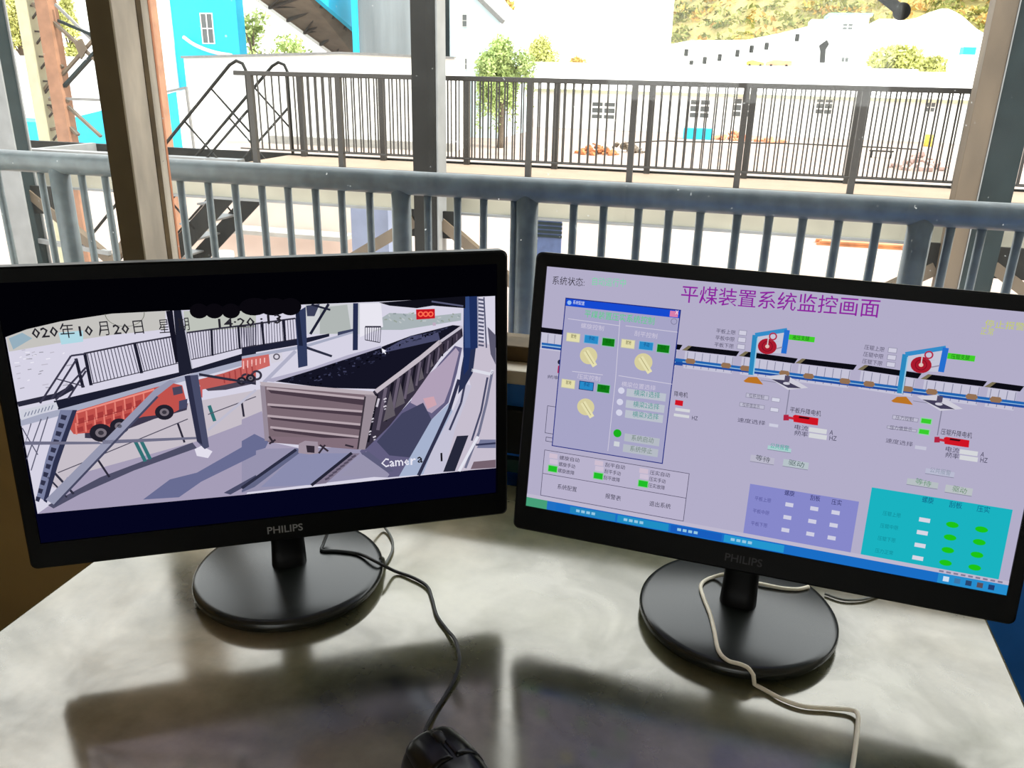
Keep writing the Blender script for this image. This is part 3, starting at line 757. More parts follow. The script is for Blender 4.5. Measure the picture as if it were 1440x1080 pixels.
    c.poly(P8((270,755),(300,740),(360,745),(365,800),(320,805),(268,798)), (160, 146, 160), 4.9)
    c.poly(P8((305,762),(345,765),(345,798),(310,795)), (50, 42, 54), 4.95)
    for a in ((370,760,410,790),(395,760,365,800),(130,720,150,750),(160,735,130,755),(490,760,530,770)): c.line(P8(a[:2], a[2:]), 0.0018, (50,42,54), 4.95)
    # overlay lettering
    T = (38, 36, 44)
    def tx(f, s, x0, y0, x1, y1, col, h, bold=0.0):
        q = f((x0, y0), (x1, y1)); c.text(s, *q[0], *q[1], col, h=h, ly=7, bold=bold)
    Hh = 0.0098
    tx(P7, '020', 148, 242, 265, 232, T, Hh*0.92, 0.015)
    tx(P7, '年', 275, 240, 338, 236, T, Hh*1.3)
    tx(P7, '10', 358, 232, 420, 228, T, Hh*0.92, 0.015)
    tx(P7, '月', 444, 230, 492, 226, T, Hh*1.25)
    tx(P7, '20', 510, 224, 582, 219, T, Hh*0.92, 0.015)
    tx(P7, '日', 602, 222, 646, 218, T, Hh*1.2)
    tx(P7, '星', 714, 217, 760, 214, T, Hh*1.2)
    tx(P7, '期', 800, 208, 850, 204, T, Hh*1.2)
    tx(P7, '14:20', 978, 195, 1140, 188, T, Hh*0.88, 0.015)
    tx(P8, ':13', 88, 190, 192, 184, T, Hh*0.88, 0.015)
    tx(P8, 'Came', 662, 868, 795, 855, (232, 230, 242), Hh*0.95, 0.012)
    tx(P8, 'r', 800, 855, 826, 853, (232, 230, 242), Hh*0.7, 0.012)
    tx(P8, 'a', 832, 846, 858, 844, (24, 22, 30), Hh*0.68, 0.012)
    tx(P8, '1', 943, 838, 952, 837, (24, 22, 30), Hh*0.9, 0.012)
    c.poly(P8((663,302),(668,326),(674,320),(680,330),(684,327),(678,318),(686,314)), (240, 240, 250), 7)

def paint_hmi(c):
    BG = (178, 173, 200); W_ = (216, 214, 228)
    c.rectuv(c.U0, c.V0, c.U1, c.V1, BG, 0)
    K = (34, 34, 52)
    T = lambda s, x0, y0, x1, y1, col=K, h=None, ly=5, bold=0.0: c.text(s, x0, y0, x1, y1, col, h=h, ly=ly, bold=bold)
    T('平煤装置系统监控画面', 957, 425, 1235, 447, (140, 34, 158), h=0.0155, bold=0.003)
    T('系统状态:', 777, 400, 822, 403, (52, 48, 62), h=0.0078)
    T('自动运行中', 833, 401, 880, 404, (122, 214, 166), h=0.0076)
    T('停止报警', 1384, 460, 1440, 465, (196, 204, 96), h=0.0062); T('正常', 1378, 470, 1396, 472, (196, 204, 96), h=0.006)
    # conveyor of wagons: black loads, white slatted bodies, blue rails
    y_at = lambda x: 463+(x-760)*(557-463)/(1440-760) - 1.5*math.sin((x-760)/680*PI)
    def uvx(x): return c.uv(x, y_at(x))
    u_a, vb = uvx(762)
    vt = c.uv(1000, 485)[1]            # top of the black loads on the panel
    U = lambda x, y: c.uv(x, y)[0]
    vA = c.uv(968, 485)[1]; vB = vA-0.0036; vC = vA-0.0205; 
    spans = [(762, 460, 960, 485), (968, 486, 1040, 494), (1048, 494, 1122, 504), (1128, 504, 1205, 513), (1216, 513, 1296, 525), (1305, 526, 1388, 536), (1395, 537, 1440, 543)]
    for i, (x0, y0, x1, y1) in enumerate(spans):
        a = U(x0, y0); b = U(x1, y1)
        va = c.uv(x0, y0)[1]; vd = c.uv(x1, y1)[1]
        c.face([(a, va), (b, vd), (b-0.0022, vd-0.0046), (a, va-0.0046) if i == 0 else (a-0.005, va-0.0046)], (12, 12, 20), 3)
        if i: c.face([(a, va), (a+0.003, va), (a-0.001, va-0.0046), (a-0.005, va-0.0046)], (120, 110, 84), 3.2)
        c.face([(a-0.002, va-0.005), (b-0.004, vd-0.005), (b-0.004, vd-0.0205), (a-0.002, va-0.0205)], (196, 194, 214), 2)
        n = max(3, int((b-a)/0.0068))
        for k in range(n+1):
            u = a+(b-0.005-a)*k/n; v = va+(vd-va)*k/n
            c.rectuv(u, v-0.0055, u+0.0006, v-0.0195, (136, 136, 162), 2.5)
    for x0, y0, x1, y1 in ((762, 483, 960, 508), (950, 505, 1440, 567)):
        c.line([(x0, y0), (x1, y1)], 0.0021, (32, 100, 176), 3); c.line([(x0, y0+4.6), (x1, y1+4.8)], 0.0020, (30, 76, 160), 3)
        c.line([(x0, y0+2.3), (x1, y1+2.4)], 0.0010, (150, 190, 222), 2.9)
    for x, y in ((971,508),(1021,514),(1048,518),(1103,525),(1137,529),(1188,536),(1222,540),(1276,547),(1310,551),(1366,558),(1400,562)):
        a = c.uv(x, y); c.face([(a[0]-0.0046, a[1]), (a[0]-0.003, a[1]+0.0024), (a[0]+0.003, a[1]+0.0024), (a[0]+0.0046, a[1]), (a[0]+0.003, a[1]-0.0022), (a[0]-0.003, a[1]-0.0022)], (146, 112, 84), 3.6)
    # two level-gauge portals
    for dx, dy, tall in ((0, 0, 0), (210, 25, 1)):
        p = lambda *q: [(x+dx, y+dy) for x, y in q]
        if not tall:
            A, B, Cc, D = (1056, 527), (1062, 471), (1107, 464), (1102, 497)
        else:
            A, B, Cc, D = (1265, 553), (1273, 498), (1330, 489), (1323, 523)
        c.poly([(B[0]+2, B[1]), (Cc[0], Cc[1]+1), (D[0], D[1]), (A[0]+6, A[1]-32)], (196, 196, 214), 3.1)
        c.line([A, B], 0.0044, (44, 136, 190), 4); c.line([B, Cc], 0.0036, (52, 140, 200), 4.05); c.line([Cc, D], 0.0044, (38, 110, 206), 4.1)
        c.line([(A[0]+3.5, A[1]), (B[0]+3.5, B[1]+4)], 0.001, (150, 200, 226), 4.2)
        wx, wy = (1079, 487) if not tall else (1295, 513)
        c.ell(wx, wy, 0.0078, 0.0068, (168, 26, 46), 4.3); c.ring(wx, wy, 0.0045, 0.0006, (120, 16, 34), 4.35); c.ell(wx, wy, 0.0017, 0.0016, (226, 190, 180), 4.4)
        c.line([(wx, wy), (wx+2, wy-15)], 0.0009, (206, 200, 206), 4.5)
        sx, sy = (1087, 473) if not tall else (1306, 499)
        c.ring(sx, sy, 0.0034, 0.0012, (176, 48, 76), 4.5); c.rect(sx-4, sy+6, sx+8, sy+7.5, (120, 124, 130), 4.4)
        c.line([(wx+10, wy+4), (D[0]-2, D[1]-9)], 0.001, (150, 140, 160), 4.2)
        gx0, gy0, gx1, gy1 = (1110, 470, 1145, 480) if not tall else (1333, 496, 1370, 507)
        c.rect(gx0, gy0, gx1, gy1+1.5, (64, 206, 40), 4); T('液压支腿' if not tall else '压辊支腿', gx0+4, gy1-2.6, gx1-7, gy1-0.6, (24, 90, 24), h=0.0040)
        bx, by = (1059, 534) if not tall else (1268, 562)
        a = c.uv(bx, by)
        c.face([(a[0]-0.0078, a[1]-0.002), (a[0]-0.004, a[1]+0.002), (a[0]+0.003, a[1]+0.003), (a[0]+0.009, a[1]-0.003), (a[0]-0.006, a[1]-0.003)], (186, 116, 36), 4)
        bx, by = (1106, 538) if not tall else (1320, 567)
        a = c.uv(bx, by)
        c.face([(a[0]-0.017, a[1]+0.0035), (a[0]-0.002, a[1]+0.007), (a[0]+0.018, a[1]-0.002), (a[0]+0.002, a[1]-0.006)], (206, 204, 216), 3.8)
        c.face([(a[0]-0.0128, a[1]+0.0015), (a[0]-0.002, a[1]+0.002), (a[0]+0.0125, a[1]-0.0032), (a[0]+0.002, a[1]-0.0042)], (66, 62, 88), 4)
        c.rectuv(a[0]-0.002, a[1]+0.0062, a[0]+0.0022, a[1]+0.001, (80, 74, 100), 4.1)
        c.ell(bx, by+1, 0.0028, 0.0012, (206, 204, 216), 4.2)
        c.line([(bx-36, by-3.5), (bx-12, by)], 0.0006, (140, 138, 160), 3.5)
        c.line([(bx+5, by+4), (1105, 584) if not tall else (1318, 612)], 0.0008, (130, 128, 152), 3.5)
    # limit labels
    for i in range(3):
        T(('平板上限', '平板中限', '平板下限')[i], 1007-i*1.3, 468+i*9.6, 1034-i*1.3, 471+i*9.6, (70, 66, 92), h=0.0040)
        c.rect(1040-i*1.2, 464.5+i*9.8, 1049-i*1.2, 471.5+i*9.8, (206, 204, 222), 4, border=(150, 148, 172))
        T(('压辊上限', '压辊中限', '压辊下限')[i], 1215-i*1.5, 491+i*9.8, 1243-i*1.5, 495+i*9.8, (70, 66, 92), h=0.0040)
        c.rect(1250-i*1.2, 489+i*10, 1260-i*1.2, 496+i*10, (206, 204, 222), 4, border=(150, 148, 172))
    # motors
    for k, (mx, my, s) in enumerate(((1105, 587, '平板升降电机'), (1317, 618, '压辊升降电机'))):
        c.poly([(mx-3, my-4), (mx+4, my-4), (mx+4.5, my+4), (mx-3.5, my+4)], (176, 36, 66), 4); c.line([(mx+4, my), (mx+12, my+1.4)], 0.0022, (196, 40, 60), 4)
        c.poly([(mx+10, my-2.5), (mx+13, my-4), (mx+46, my+1), (mx+45, my+11), (mx+40, my+10.5), (mx+11, my+6)], (206, 20, 36), 4)
        c.poly([(mx+19, my-2), (mx+34, my), (mx+32, my+2.5), (mx+18, my+0.5)], (60, 10, 20), 4.2)
        T(s, mx+5.5, my-7.5, mx+49, my-1.5, (30, 28, 50), h=0.0050)
        for j, (l, r_) in enumerate((('电流', 'A'), ('频率', 'HZ'))):
            yy = my+15.5+8.2*j
            T(l, mx+12-j*0.6, yy+1.0, mx+31-j*0.6, yy+4.0, (60, 58, 84), h=0.0046)
            c.rect(mx+33, yy-2.2, mx+57, yy+7.8, (212, 214, 218), 4)
            T(r_, mx+61, yy+8.0, mx+(66 if j == 0 else 71), yy+9.0, (60, 58, 84), h=0.0040)
    c.poly([(950, 562), (961, 563.5), (960, 571), (949, 569)], (206, 20, 36), 4); T('降电机', 948, 557, 967, 559.5, (30,28,50), h=0.0050)
    c.rect(950, 573, 970, 580, (212, 214, 218), 4); c.rect(948, 581, 969, 588, (212, 214, 218), 4); T('HZ', 973, 590, 981, 591, (60,58,84), h=0.0036)
    c.ell(787, 509, 0.0018, 0.0022, (40, 40, 60), 3); c.rect(785, 514, 789, 525, (176, 40, 80), 3); T('频率', 770, 532, 786, 534, (60,58,84), h=0.0036)
    # setting boxes
    for x0, y0, x1, y1, s, g in ((1050, 553, 1080, 562, '位移控制', None), (1041, 566, 1074, 575, '位移值显示', None), (1256, 584, 1290, 593, '压力控制', 1), (1248, 599, 1288, 607, '压力值显示', 1)):
        c.rect(x0, y0, x1, y1, (190, 188, 208), 3.5, border=(148, 146, 168)); T(s, x0+3, y1-3.4, x1-6, y1-0.4, (84, 80, 104), h=0.0036)
    for x, y in ((1086, 559), (1084, 573)): c.rect(x, y, x+10, y+6, (212, 212, 228), 4, border=(160, 158, 180))
    for x, y in ((1296, 588), (1293, 603)): c.rect(x, y, x+12.5, y+8, (56, 204, 44), 4, border=(150, 206, 168), bw=0.0008)
    T('速度选择', 1037, 593, 1076, 598, (70, 66, 92), h=0.0040); c.rect(1082, 595, 1094, 601, (204, 204, 222), 4)
    T('速度选择', 1245, 622, 1283, 628, (80, 76, 100), h=0.0040); c.rect(1287, 626, 1302, 633, (196, 196, 214), 4)
    # status buttons
    def btn(x0, y0, x1, y1, s, col, tc, m=6, h=0.0050):
        a = c.uv(x0, y0); b = c.uv(x1, y1)
        c.rectuv(a[0], a[1], b[0], b[1], col, 4)
        c.rectuv(a[0], b[1]+0.0005, b[0], b[1], (130, 128, 152), 4.3)
        T(s, x0+m, y1-4.5-(x1-x0)*0.10, x1-m, y1-3.2, tc, h=h)
    btn(1080, 626, 1112, 637, '公共报警', (170, 206, 206), (40, 166, 150), m=3, h=0.0046)
    btn(1056, 639, 1088, 654, '等待', (186, 184, 202), (70, 76, 88)); btn(1102, 645, 1136, 661, '驱动', (182, 194, 200), (76, 98, 98))
    btn(1302, 658, 1341, 672, '公共报警', (184, 186, 208), (140, 150, 168), m=5, h=0.0046)
    btn(1276, 672, 1318, 688, '等待', (182, 190, 194), (104, 150, 118), m=10); btn(1330, 681, 1366, 698, '驱动', (186, 192, 196), (100, 140, 106), m=8)
    # two tables
    a = c.uv(1055, 680); b = c.uv(1196, 777); a2 = c.uv(1047, 752)
    c.rectuv(min(a[0], a2[0]), a[1], b[0], c.uv(1190, 779)[1], (134, 136, 202), 3)
    for x, y, s in ((1103, 696, '螺旋'), (1139, 703, '刮板'), (1169, 709, '压实')): T(s, x, y, x+14, y+2, (28, 30, 90), h=0.0050)
    for r_ in range(3):
        T(('平板上限', '平板中限', '平板下限')[r_], 1061-r_*2.6, 703+r_*17.5, 1084-r_*2.6, 707+r_*17.5, (82, 82, 150), h=0.0040)
        for q, x in enumerate((1105, 1140, 1170)): 
            xx = x-r_*2.8; yy = 707+q*5.5+r_*17.8
            u, v = c.uv(xx+5, yy+2.5); c.rectuv(u-0.0033, v+0.0018, u+0.0033, v-0.0018, (206, 206, 226), 4)
    a = c.uv(1226, 685); b = c.uv(1424, 716); d = c.uv(1211, 781)
    c.rectuv(min(a[0], d[0]), a[1], b[0], c.uv(1405, 815)[1], (26, 178, 192), 3)
    for x, y, s, w in ((1296, 706, '螺旋', 16), (1334, 713, '刮板', 18), (1373, 719, '压实', 18)): T(s, x, y, x+w, y+2.5, (14, 92, 132), h=0.0054)
    for r_ in range(4):
        T(('压辊上限', '压辊中限', '压辊下限', '压力正常')[r_], 1241-r_*3.6, 724+r_*17.5, 1266-r_*3.6, 728+r_*17.5, (16, 136, 150), h=0.0040)
        for q, x in enumerate((1300, 1339, 1380)):
            xx = x-r_*3.2; yy = 731+q*6.6+r_*17.8
            u, v = c.uv(xx, yy)
            if q == 0: c.rectuv(u-0.0042, v+0.0018, u+0.0042, v-0.0018, (214, 214, 228), 4)
            else: c.ell(xx, yy, 0.0048, 0.0026, (30, 196, 24), 4, n=14)
    # lower left status panel
    P0, P1, P2, P3 = (766, 632), (970, 664), (963, 734), (761, 698)
    c.rectuv(c.uv(*P0)[0], c.uv(*P0)[1], c.uv(*P1)[0], c.uv(962, 733)[1], (184, 178, 204), 2)
    uL = c.uv(*P0)[0]; vT = c.uv(*P0)[1]; uR = c.uv(*P1)[0]; vB_ = c.uv(962, 733)[1]; vM = c.uv(764, 665)[1]
    for r_ in ((uL, vT, uR, vT-0.0005), (uL, vM, uR, vM-0.0005), (uL, vB_+0.0005, uR, vB_), (uL, vT, uL+0.0005, vB_), (uR-0.0005, vT, uR, vB_)): c.rectuv(*r_, (70, 64, 92), 4.2)
    for k, (x, y, n) in enumerate(((787, 646, '螺旋'), (851, 656, '刮平'), (914, 667, '压实'))):
        for j, s in enumerate(('自动', '手动', '故障')):
            w = (28, 23, 23)[j]
            T(n+s, x-j*1.2, y+j*8.9, x+w-j*1.2, y+4.2+j*8.9, (44, 40, 66), h=0.0042)
        u, v = c.uv(x-9.5, y+13); c.rectuv(u-0.0042, v+0.0028, u+0.0042, v-0.0028, (30, 190, 40), 4, border=(140, 206, 150), bw=0.0007)
        u, v = c.uv(x-8, y+3); c.rectuv(u-0.004, v+0.0023, u+0.004, v-0.0023, (204, 192, 212), 4)
        u, v = c.uv(x-8.5, y-5); c.rectuv(u-0.004, v+0.0023, u+0.004, v-0.0023, (206, 190, 208), 4)
    for x, y, s, w in ((784, 687, '系统配置', 27), (851, 700, '报警表', 22), (913, 711, '退出系统', 30)): T(s, x, y, x+w, y+4.6, (44, 42, 66), h=0.0050)
    T('就绪中文', 746, 706, 763, 708, (60,60,80), h=0.0036)
    # boxes behind the popup
    c.rect(770, 570, 784, 612, None); c.frame(770, 570, 800, 614, (60, 58, 88), ly=2.4); c.frame(768, 614, 828, 630, (50, 50, 84), ly=2.5)
    # popup window
    a = c.uv(796, 428); b = c.uv(953, 447); e = c.uv(933, 651)
    u0, v0, u1, v1 = a[0], c.uv(798, 420)[1], c.uv(956, 440)[0], e[1]
    c.rectuv(u0, v0, u1, v1, (166, 164, 198), 6, border=(30, 44, 130), bw=0.0009)
    vt2 = v0-0.0066
    c.rectuv(u0, v0, u1, vt2, (22, 74, 208), 6.5)
    c.ell(801, 425.5, 0.002, 0.002, (150, 190, 240), 7); T('系统配置', 806, 427.5, 822, 429.5, (214, 226, 246), h=0.0036, ly=7)
    c.rectuv(u1-0.0085, v0-0.0008, u1-0.0012, vt2+0.0006, (214, 126, 170), 7); T('X', 949.5, 441.8, 954, 442.3, (250, 235, 240), h=0.0036, ly=7.5)
    T('平煤装置压实系统控制', 822, 446, 920, 457, (84, 204, 132), h=0.0070, ly=7)
    c.ring(948, 452, 0.0028, 0.0005, (120, 118, 150), 7)
    def hl(x0, y0, x1, y1): c.line([(x0, y0), (x1, y1)], 0.0006, (206, 202, 220), 7)
    hl(799, 448, 872, 458); hl(880, 458, 953, 467); hl(805, 522, 848, 527); hl(870, 528, 945, 540)
    hl(872, 450, 866, 532); hl(866, 532, 855, 634)
    for x, y, s in ((817, 461, '螺旋控制'), (892, 472, '刮平控制'), (812, 532, '压实控制'), (874, 543, '横梁位置选择')): T(s, x, y, x+(32 if len(s) < 6 else 48), y+(4.5 if len(s) < 6 else 6.5), (206, 200, 220), h=0.0048, ly=7)
    for x, y in ((798, 468), (875, 477), (791, 533)):
        def rb(x0, y0, x1, y1, col, ly, border=None): c.rwh(x0, y0, x1-x0, y1-y0, col, ly, border=border, bw=0.0006)
        rb(x, y, x+18, y+11, (226, 220, 172), 7, (190, 190, 176)); T('就地', x+5, y+7.2, x+12.5, y+8.2, (70, 66, 30), h=0.0040, ly=7.5)
        rb(x+25, y+3, x+44, y+13.5, (40, 138, 200), 7, (120, 176, 214) if y < 500 else (20, 40, 110)); T('手动', x+30, y+10, x+38, y+11, (18, 60, 120), h=0.0040, ly=7.5)
        rb(x+50, y+7, x+67, y+17.5, (14, 122, 20), 7, (130, 196, 160)); T('自动', x+54, y+14, x+61, y+15, (8, 84, 14), h=0.0038, ly=7.5)
    for x, y in ((828, 500), (905, 509), (824, 572)):
        c.ell(x, y, 0.0082, 0.0080, (214, 206, 158), 7, n=26); 
        u, v = c.uv(x, y); dd = Vector((0.62, -0.79)); nn = Vector((0.79, 0.62)); o_ = Vector((u, v))
        c.face([o_-dd*0.005+nn*0.0026, o_+dd*0.0112+nn*0.0024, o_+dd*0.0112-nn*0.0024, o_-dd*0.005-nn*0.0026], (228, 222, 176), 7.3)
        c.face([o_-dd*0.005+nn*0.0003, o_+dd*0.009+nn*0.0003, o_+dd*0.009-nn*0.0003, o_-dd*0.005-nn*0.0003], (170, 162, 116), 7.6)
    for i, (x, y) in enumerate(((882, 546), (881, 562), (880, 576))):
        c.rwh(x, y, 56-i, 11, (186, 192, 204), 7)
        T('横梁%d选择' % (i+1), x+9.5, y+10, x+46, y+14.2, (76, 152, 146), h=0.0056, ly=7.5)
        q = ((874, 549), (872, 565), (871, 580))[i]
        c.ell(*q, 0.0030, 0.0030, (212, 212, 232), 7.2)
    for i, (x, y) in enumerate(((879, 609), (877, 624))):
        c.rwh(x, y, 50, 11, (180, 186, 196), 7)
        T(('系统启动', '系统停止')[i], x+9, y+10, x+40, y+14.4, (112, 132, 122), h=0.0054, ly=7.5)
    c.ell(868.5, 609, 0.0038, 0.0038, (26, 176, 30), 7.2); c.rect(864, 620, 871, 628, (206, 210, 216), 7.2)
    # taskbar
    vb0 = c.uv(745, 703)[1]
    v_t = c.V0+0.0088
    c.rectuv(c.U0, v_t+0.0035, c.U1, v_t, (190, 184, 206), 8)
    c.rectuv(c.U0, v_t, c.U1, c.V0, (26, 110, 198), 8.2)
    c.rectuv(c.U0, v_t, c.U0+0.021, c.V0, (70, 158, 120), 8.4)
    c.rectuv(c.U0+0.021, v_t, c.U0+0.030, c.V0, (34, 112, 196), 8.3)
    for u_, w_, col in ((0.044, 0.044, (34, 134, 190)), (0.090, 0.048, (32, 142, 196)), (0.140, 0.046, (24, 94, 190)), (0.188, 0.052, (36, 150, 206))):
        c.rectuv(c.U0+u_, v_t-0.0012, c.U0+u_+w_, c.V0+0.0008, col, 8.5)
        for k in range(4): c.rectuv(c.U0+u_+0.006+k*0.005, v_t-0.0032, c.U0+u_+0.0095+k*0.005, c.V0+0.0030, (150, 200, 226), 8.7)
    c.rectuv(c.U1-0.052, v_t, c.U1, c.V0, (38, 142, 206), 8.5)
    for k in range(5): c.rectuv(c.U1-0.048+k*0.0085, v_t-0.0022, c.U1-0.0435+k*0.0085, c.V0+0.0022, ((206, 222, 240), (60, 120, 170), (40, 70, 110), (90, 80, 90), (30, 60, 110))[k], 8.7)
    for k in range(9): c.rectuv(c.U1-0.052+k*0.0055, v_t+0.0024, c.U1-0.0485+k*0.0055, v_t+0.0008, (130, 124, 150), 8.7)

make_monitor(-0.37953, 0.61578, 0.96284, 0.52677, 0.06914, 0.0415, 0.0961, 'black monitor showing a camera picture of a coal train', M_logo, paint_cctv)
make_monitor(0.04923, 0.69501, 0.9649, -0.07237, 0.18508, 0.0193, 0.0948, 'black monitor showing a lilac control screen with Chinese labels', M_dlogo, paint_hmi)

# ------------------------------------------------------------------ mouse and cables on the desk
def make_mouse():
    yaw = math.radians(45); f0 = atz(600, 1042, DZ+0.012)
    c = Vector((f0.x+math.sin(yaw)*0.054, f0.y-math.cos(yaw)*0.054, DZ))
    root = empty('computer_mouse', c, 'black computer mouse with a thin black cable at the front of the desk', 'mouse', rz=yaw)
    L, Wd, Hh = 0.108, 0.060, 0.036
    def P(t, s):     # t 0 front .. 1 rear, s -1..1 across
        y = L*(0.5-t)
        w = Wd/2*(0.86+0.14*math.sin(PI*min(1, t*1.1)))*(1-max(0, (t-0.72)/0.28)**2.4*0.75)*(1-max(0, (0.10-t)/0.10)**2*0.22)
        h = Hh*(0.50+0.50*math.sin(PI*(0.06+0.80*t)))*(1-max(0, (t-0.80)/0.20)**2*0.75)*(1-max(0, (0.08-t)/0.08)**2*0.35)
        a = abs(s)
        return Vector((w*s*(1-0.06*a**6), y, 0.004+h*(1-a**3.2*0.92)))
    def shell(t0, t1, s0, s1, nt, ns, lift, name, m, par, skirt=True):
        mb = MB(); bm = mb.bm
        G = [[bm.verts.new(P(t0+(t1-t0)*i/nt, s0+(s1-s0)*j/ns)+Vector((0, 0, lift))) for j in range(ns+1)] for i in range(nt+1)]
        for i in range(nt):
            for j in range(ns): bm.faces.new((G[i][j], G[i][j+1], G[i+1][j+1], G[i+1][j]))
        rim = [G[0][j] for j in range(ns+1)]+[G[i][ns] for i in range(1, nt+1)]+[G[nt][j] for j in range(ns-1, -1, -1)]+[G[i][0] for i in range(nt-1, 0, -1)]
        dn = [bm.verts.new((v.co.x*(0.97 if skirt else 1), v.co.y*(0.98 if skirt else 1), 0.0008 if skirt else v.co.z-0.003)) for v in rim]
        n = len(rim)
        for k in range(n): bm.faces.new((rim[k], rim[(k+1) % n], dn[(k+1) % n], dn[k]))
        bm.faces.new(dn)
        bmesh.ops.recalc_face_normals(bm, faces=bm.faces[:])
        me = bpy.data.meshes.new(name); bm.to_mesh(me); bm.free(); me.materials.append(m)
        for q in me.polygons: q.use_smooth = True
        o = bpy.data.objects.new(name, me); COL.objects.link(o); o.parent = par
        return o
    shell(0, 1, -1, 1, 28, 20, 0, 'body', M_mouse, root)
    shell(0.012, 0.46, -0.80, -0.05, 12, 8, 0.0012, 'button', M_mouse, root, False)
    shell(0.012, 0.46, 0.05, 0.80, 12, 8, 0.0012, 'button', M_mouse, root, False)
    w = MB(); w.lathe([(0, -0.0035), (0.0095, -0.0035), (0.0105, -0.002), (0.0105, 0.002), (0.0095, 0.0035), (0, 0.0035)], n=24)
    for v in w.bm.verts: v.co = Vector((v.co.z, v.co.y+0.030, v.co.x+0.0285))
    me = bpy.data.meshes.new('scroll_wheel'); bmesh.ops.recalc_face_normals(w.bm, faces=w.bm.faces[:]); w.bm.to_mesh(me); w.bm.free(); me.materials.append(M_blackcable)
    o = bpy.data.objects.new('scroll_wheel', me); COL.objects.link(o); o.parent = root
    s = MB().tube([(0, 0.050, 0.012), (0, 0.062, 0.010)], [0.0034, 0.0022], 10)
    me = bpy.data.meshes.new('cable_sleeve'); s.bm.to_mesh(me); s.bm.free(); me.materials.append(M_blackcable)
    o = bpy.data.objects.new('cable_sleeve', me); COL.objects.link(o); o.parent = root
    return root
mouse = make_mouse()
def cable(name, pts, r, m, label, cat='cable'):
    P = catmull([atz(x, y, DZ+h+r) for x, y, h in pts], 8)
    for bx_, by_, br_ in BASES:      # lie on the sloping top of a stand base where the cable crosses it
        for v in P:
            q = math.hypot(v.x-bx_, v.y-by_)
            if q < br_*1.01:
                k = [(0, 0.023), (0.02, 0.023), (0.045, 0.0205), (br_*0.93, 0.0165), (br_*0.975, 0.0155), (br_*1.01, 0.009)]
                for (r0, z0), (r1, z1) in zip(k, k[1:]):
                    if r0 <= q <= r1: v.z = max(v.z, DZ+z0+(z1-z0)*(q-r0)/max(1e-6, r1-r0)+r)
    return tag(MB().tube(P, r, 8).build(name, m), label, cat)
cable('mouse_cable', [(598,1031,0.010),(600,1022,0.004),(612,1000,0.001),(628,975,0.001),(641,950,0.003),(646,926,0.006),(640,900,0.004),(628,885,0.001),(614,865,0.001),(607,840,0.001),(600,824,0.001),
      (580,812,0.001),(555,803,0.002),(533,792,0.018),(505,779,0.0185),(475,776,0.019),(453,775,0.0205),(455,764,0.0225),(462,745,0.03),(466,720,0.045)], 0.0017, M_blackcable,
      'thin black mouse cable winding over the desk to the stand of the camera-picture monitor')
cable('white_cable', [(1137,826,0.016),(1122,829,0.0175),(1100,827,0.0195),(1075,822,0.0215),(1050,816,0.024),(1052,808,0.05),(1030,806,0.035),(1008,810,0.0225),(992,817,0.020),(985,828,0.0185),(989,846,0.0175),(998,868,0.0172),(1004,890,0.0170),(1010,915,0.0165),(1022,934,0.012),
      (1042,952,0.003),(1068,966,0.001),(1100,983,0.001),(1130,993,0.001),(1165,996,0.001),(1195,998,0.002),(1206,1004,0.003),(1206,1022,0.002),(1203,1050,0.001),(1198,1085,0.001),(1190,1130,0.001)], 0.0019, M_whitecable,
      'off-white cable draped over the stand base of the lilac-screen monitor')
cable('grey_cable', [(520,722,0.02),(538,738,0.004),(550,756,0.001),(552,772,0.001),(545,788,0.001),(536,800,0.001)], 0.0015, M_greycable,
      'thin grey cable curving down beside the stand of the camera-picture monitor')
cable('grey_cable', [(1160,835,0.001),(1185,843,0.001),(1212,843,0.001),(1235,836,0.001),(1250,822,0.003)], 0.0013, M_greycable,
      'thin grey cable loop on the desk behind the lilac-screen monitor')

# ------------------------------------------------------------------ gallery outside the window: near railing
ZG = -3.5      # yard level
tag(MB().box(-14, 14, 1.1, 2.15, -0.2, 0.0).build('walkway_slab', M_conc), 'concrete gallery floor under the near railing', 'floor', kind='structure')
tag(MB().box(-16, 22, 0.6, 1.8, 2.9, 3.0).build('shading_eave', M_roofcan), 'unseen sheet eave cut to shade the near railing', 'roof', kind='structure')  # out of view, depth set to keep the near railing in shade
YR = 1.9
nr = empty('near_railing', (0, YR, 0), 'blue-grey pipe railing just outside the window', 'railing')
ZR = 0.997
MB().tube([(x*0.5, YR, ZR) for x in range(-14, 11)], 0.0285, 20).build('top_rail', M_rail, nr)
MB().tube([(-7, YR, 0.12), (5, YR, 0.12)], 0.018, 12).build('bottom_rail', M_rail, nr)
for px, py, r in ((93,300,0.026),(565,310,0.024),(741,320,0.026),(1288,350,0.026)):
    x = at(px, py, YR).x
    MB().tube([(x, YR, 0.0), (x, YR, ZR-0.01)], r, 16).build('post', M_rail, nr)
for x in (-3.7, -2.8, 1.25, 2.1):
    MB().tube([(x, YR, 0.0), (x, YR, ZR-0.01)], 0.026, 16).build('post', M_rail, nr)
bal0 = None
bx = [at(px, py, YR).x for px, py in ((7,300),(67,300),(123,300),(155,300),(258.6,300),(297,300),(334,300),(372,310),(408,310),(446,310),(482,310),(521,310),(602,310),(643.5,310),(680,310),(723,310),
      (806,310),(848,310),(897,310),(940,310),(984,310),(1034,330),(1078,335),(1125,338),(1175,340),(1229,342),(1331,350),(1374,355),(1426,360))]
bx += [at(7,300,YR).x-0.105*k for k in range(1, 9)]+[at(1426,360,YR).x+0.095*k for k in range(1, 9)]
for x in bx:
    if bal0 is None:
        bal0 = MB().tube([(0, YR, 0.12), (0, YR, ZR-0.015)], 0.0095, 10).build('baluster', M_rail, nr)
        bal0.location.x = x
    else: rep(bal0, (x, 0, 0), nr)

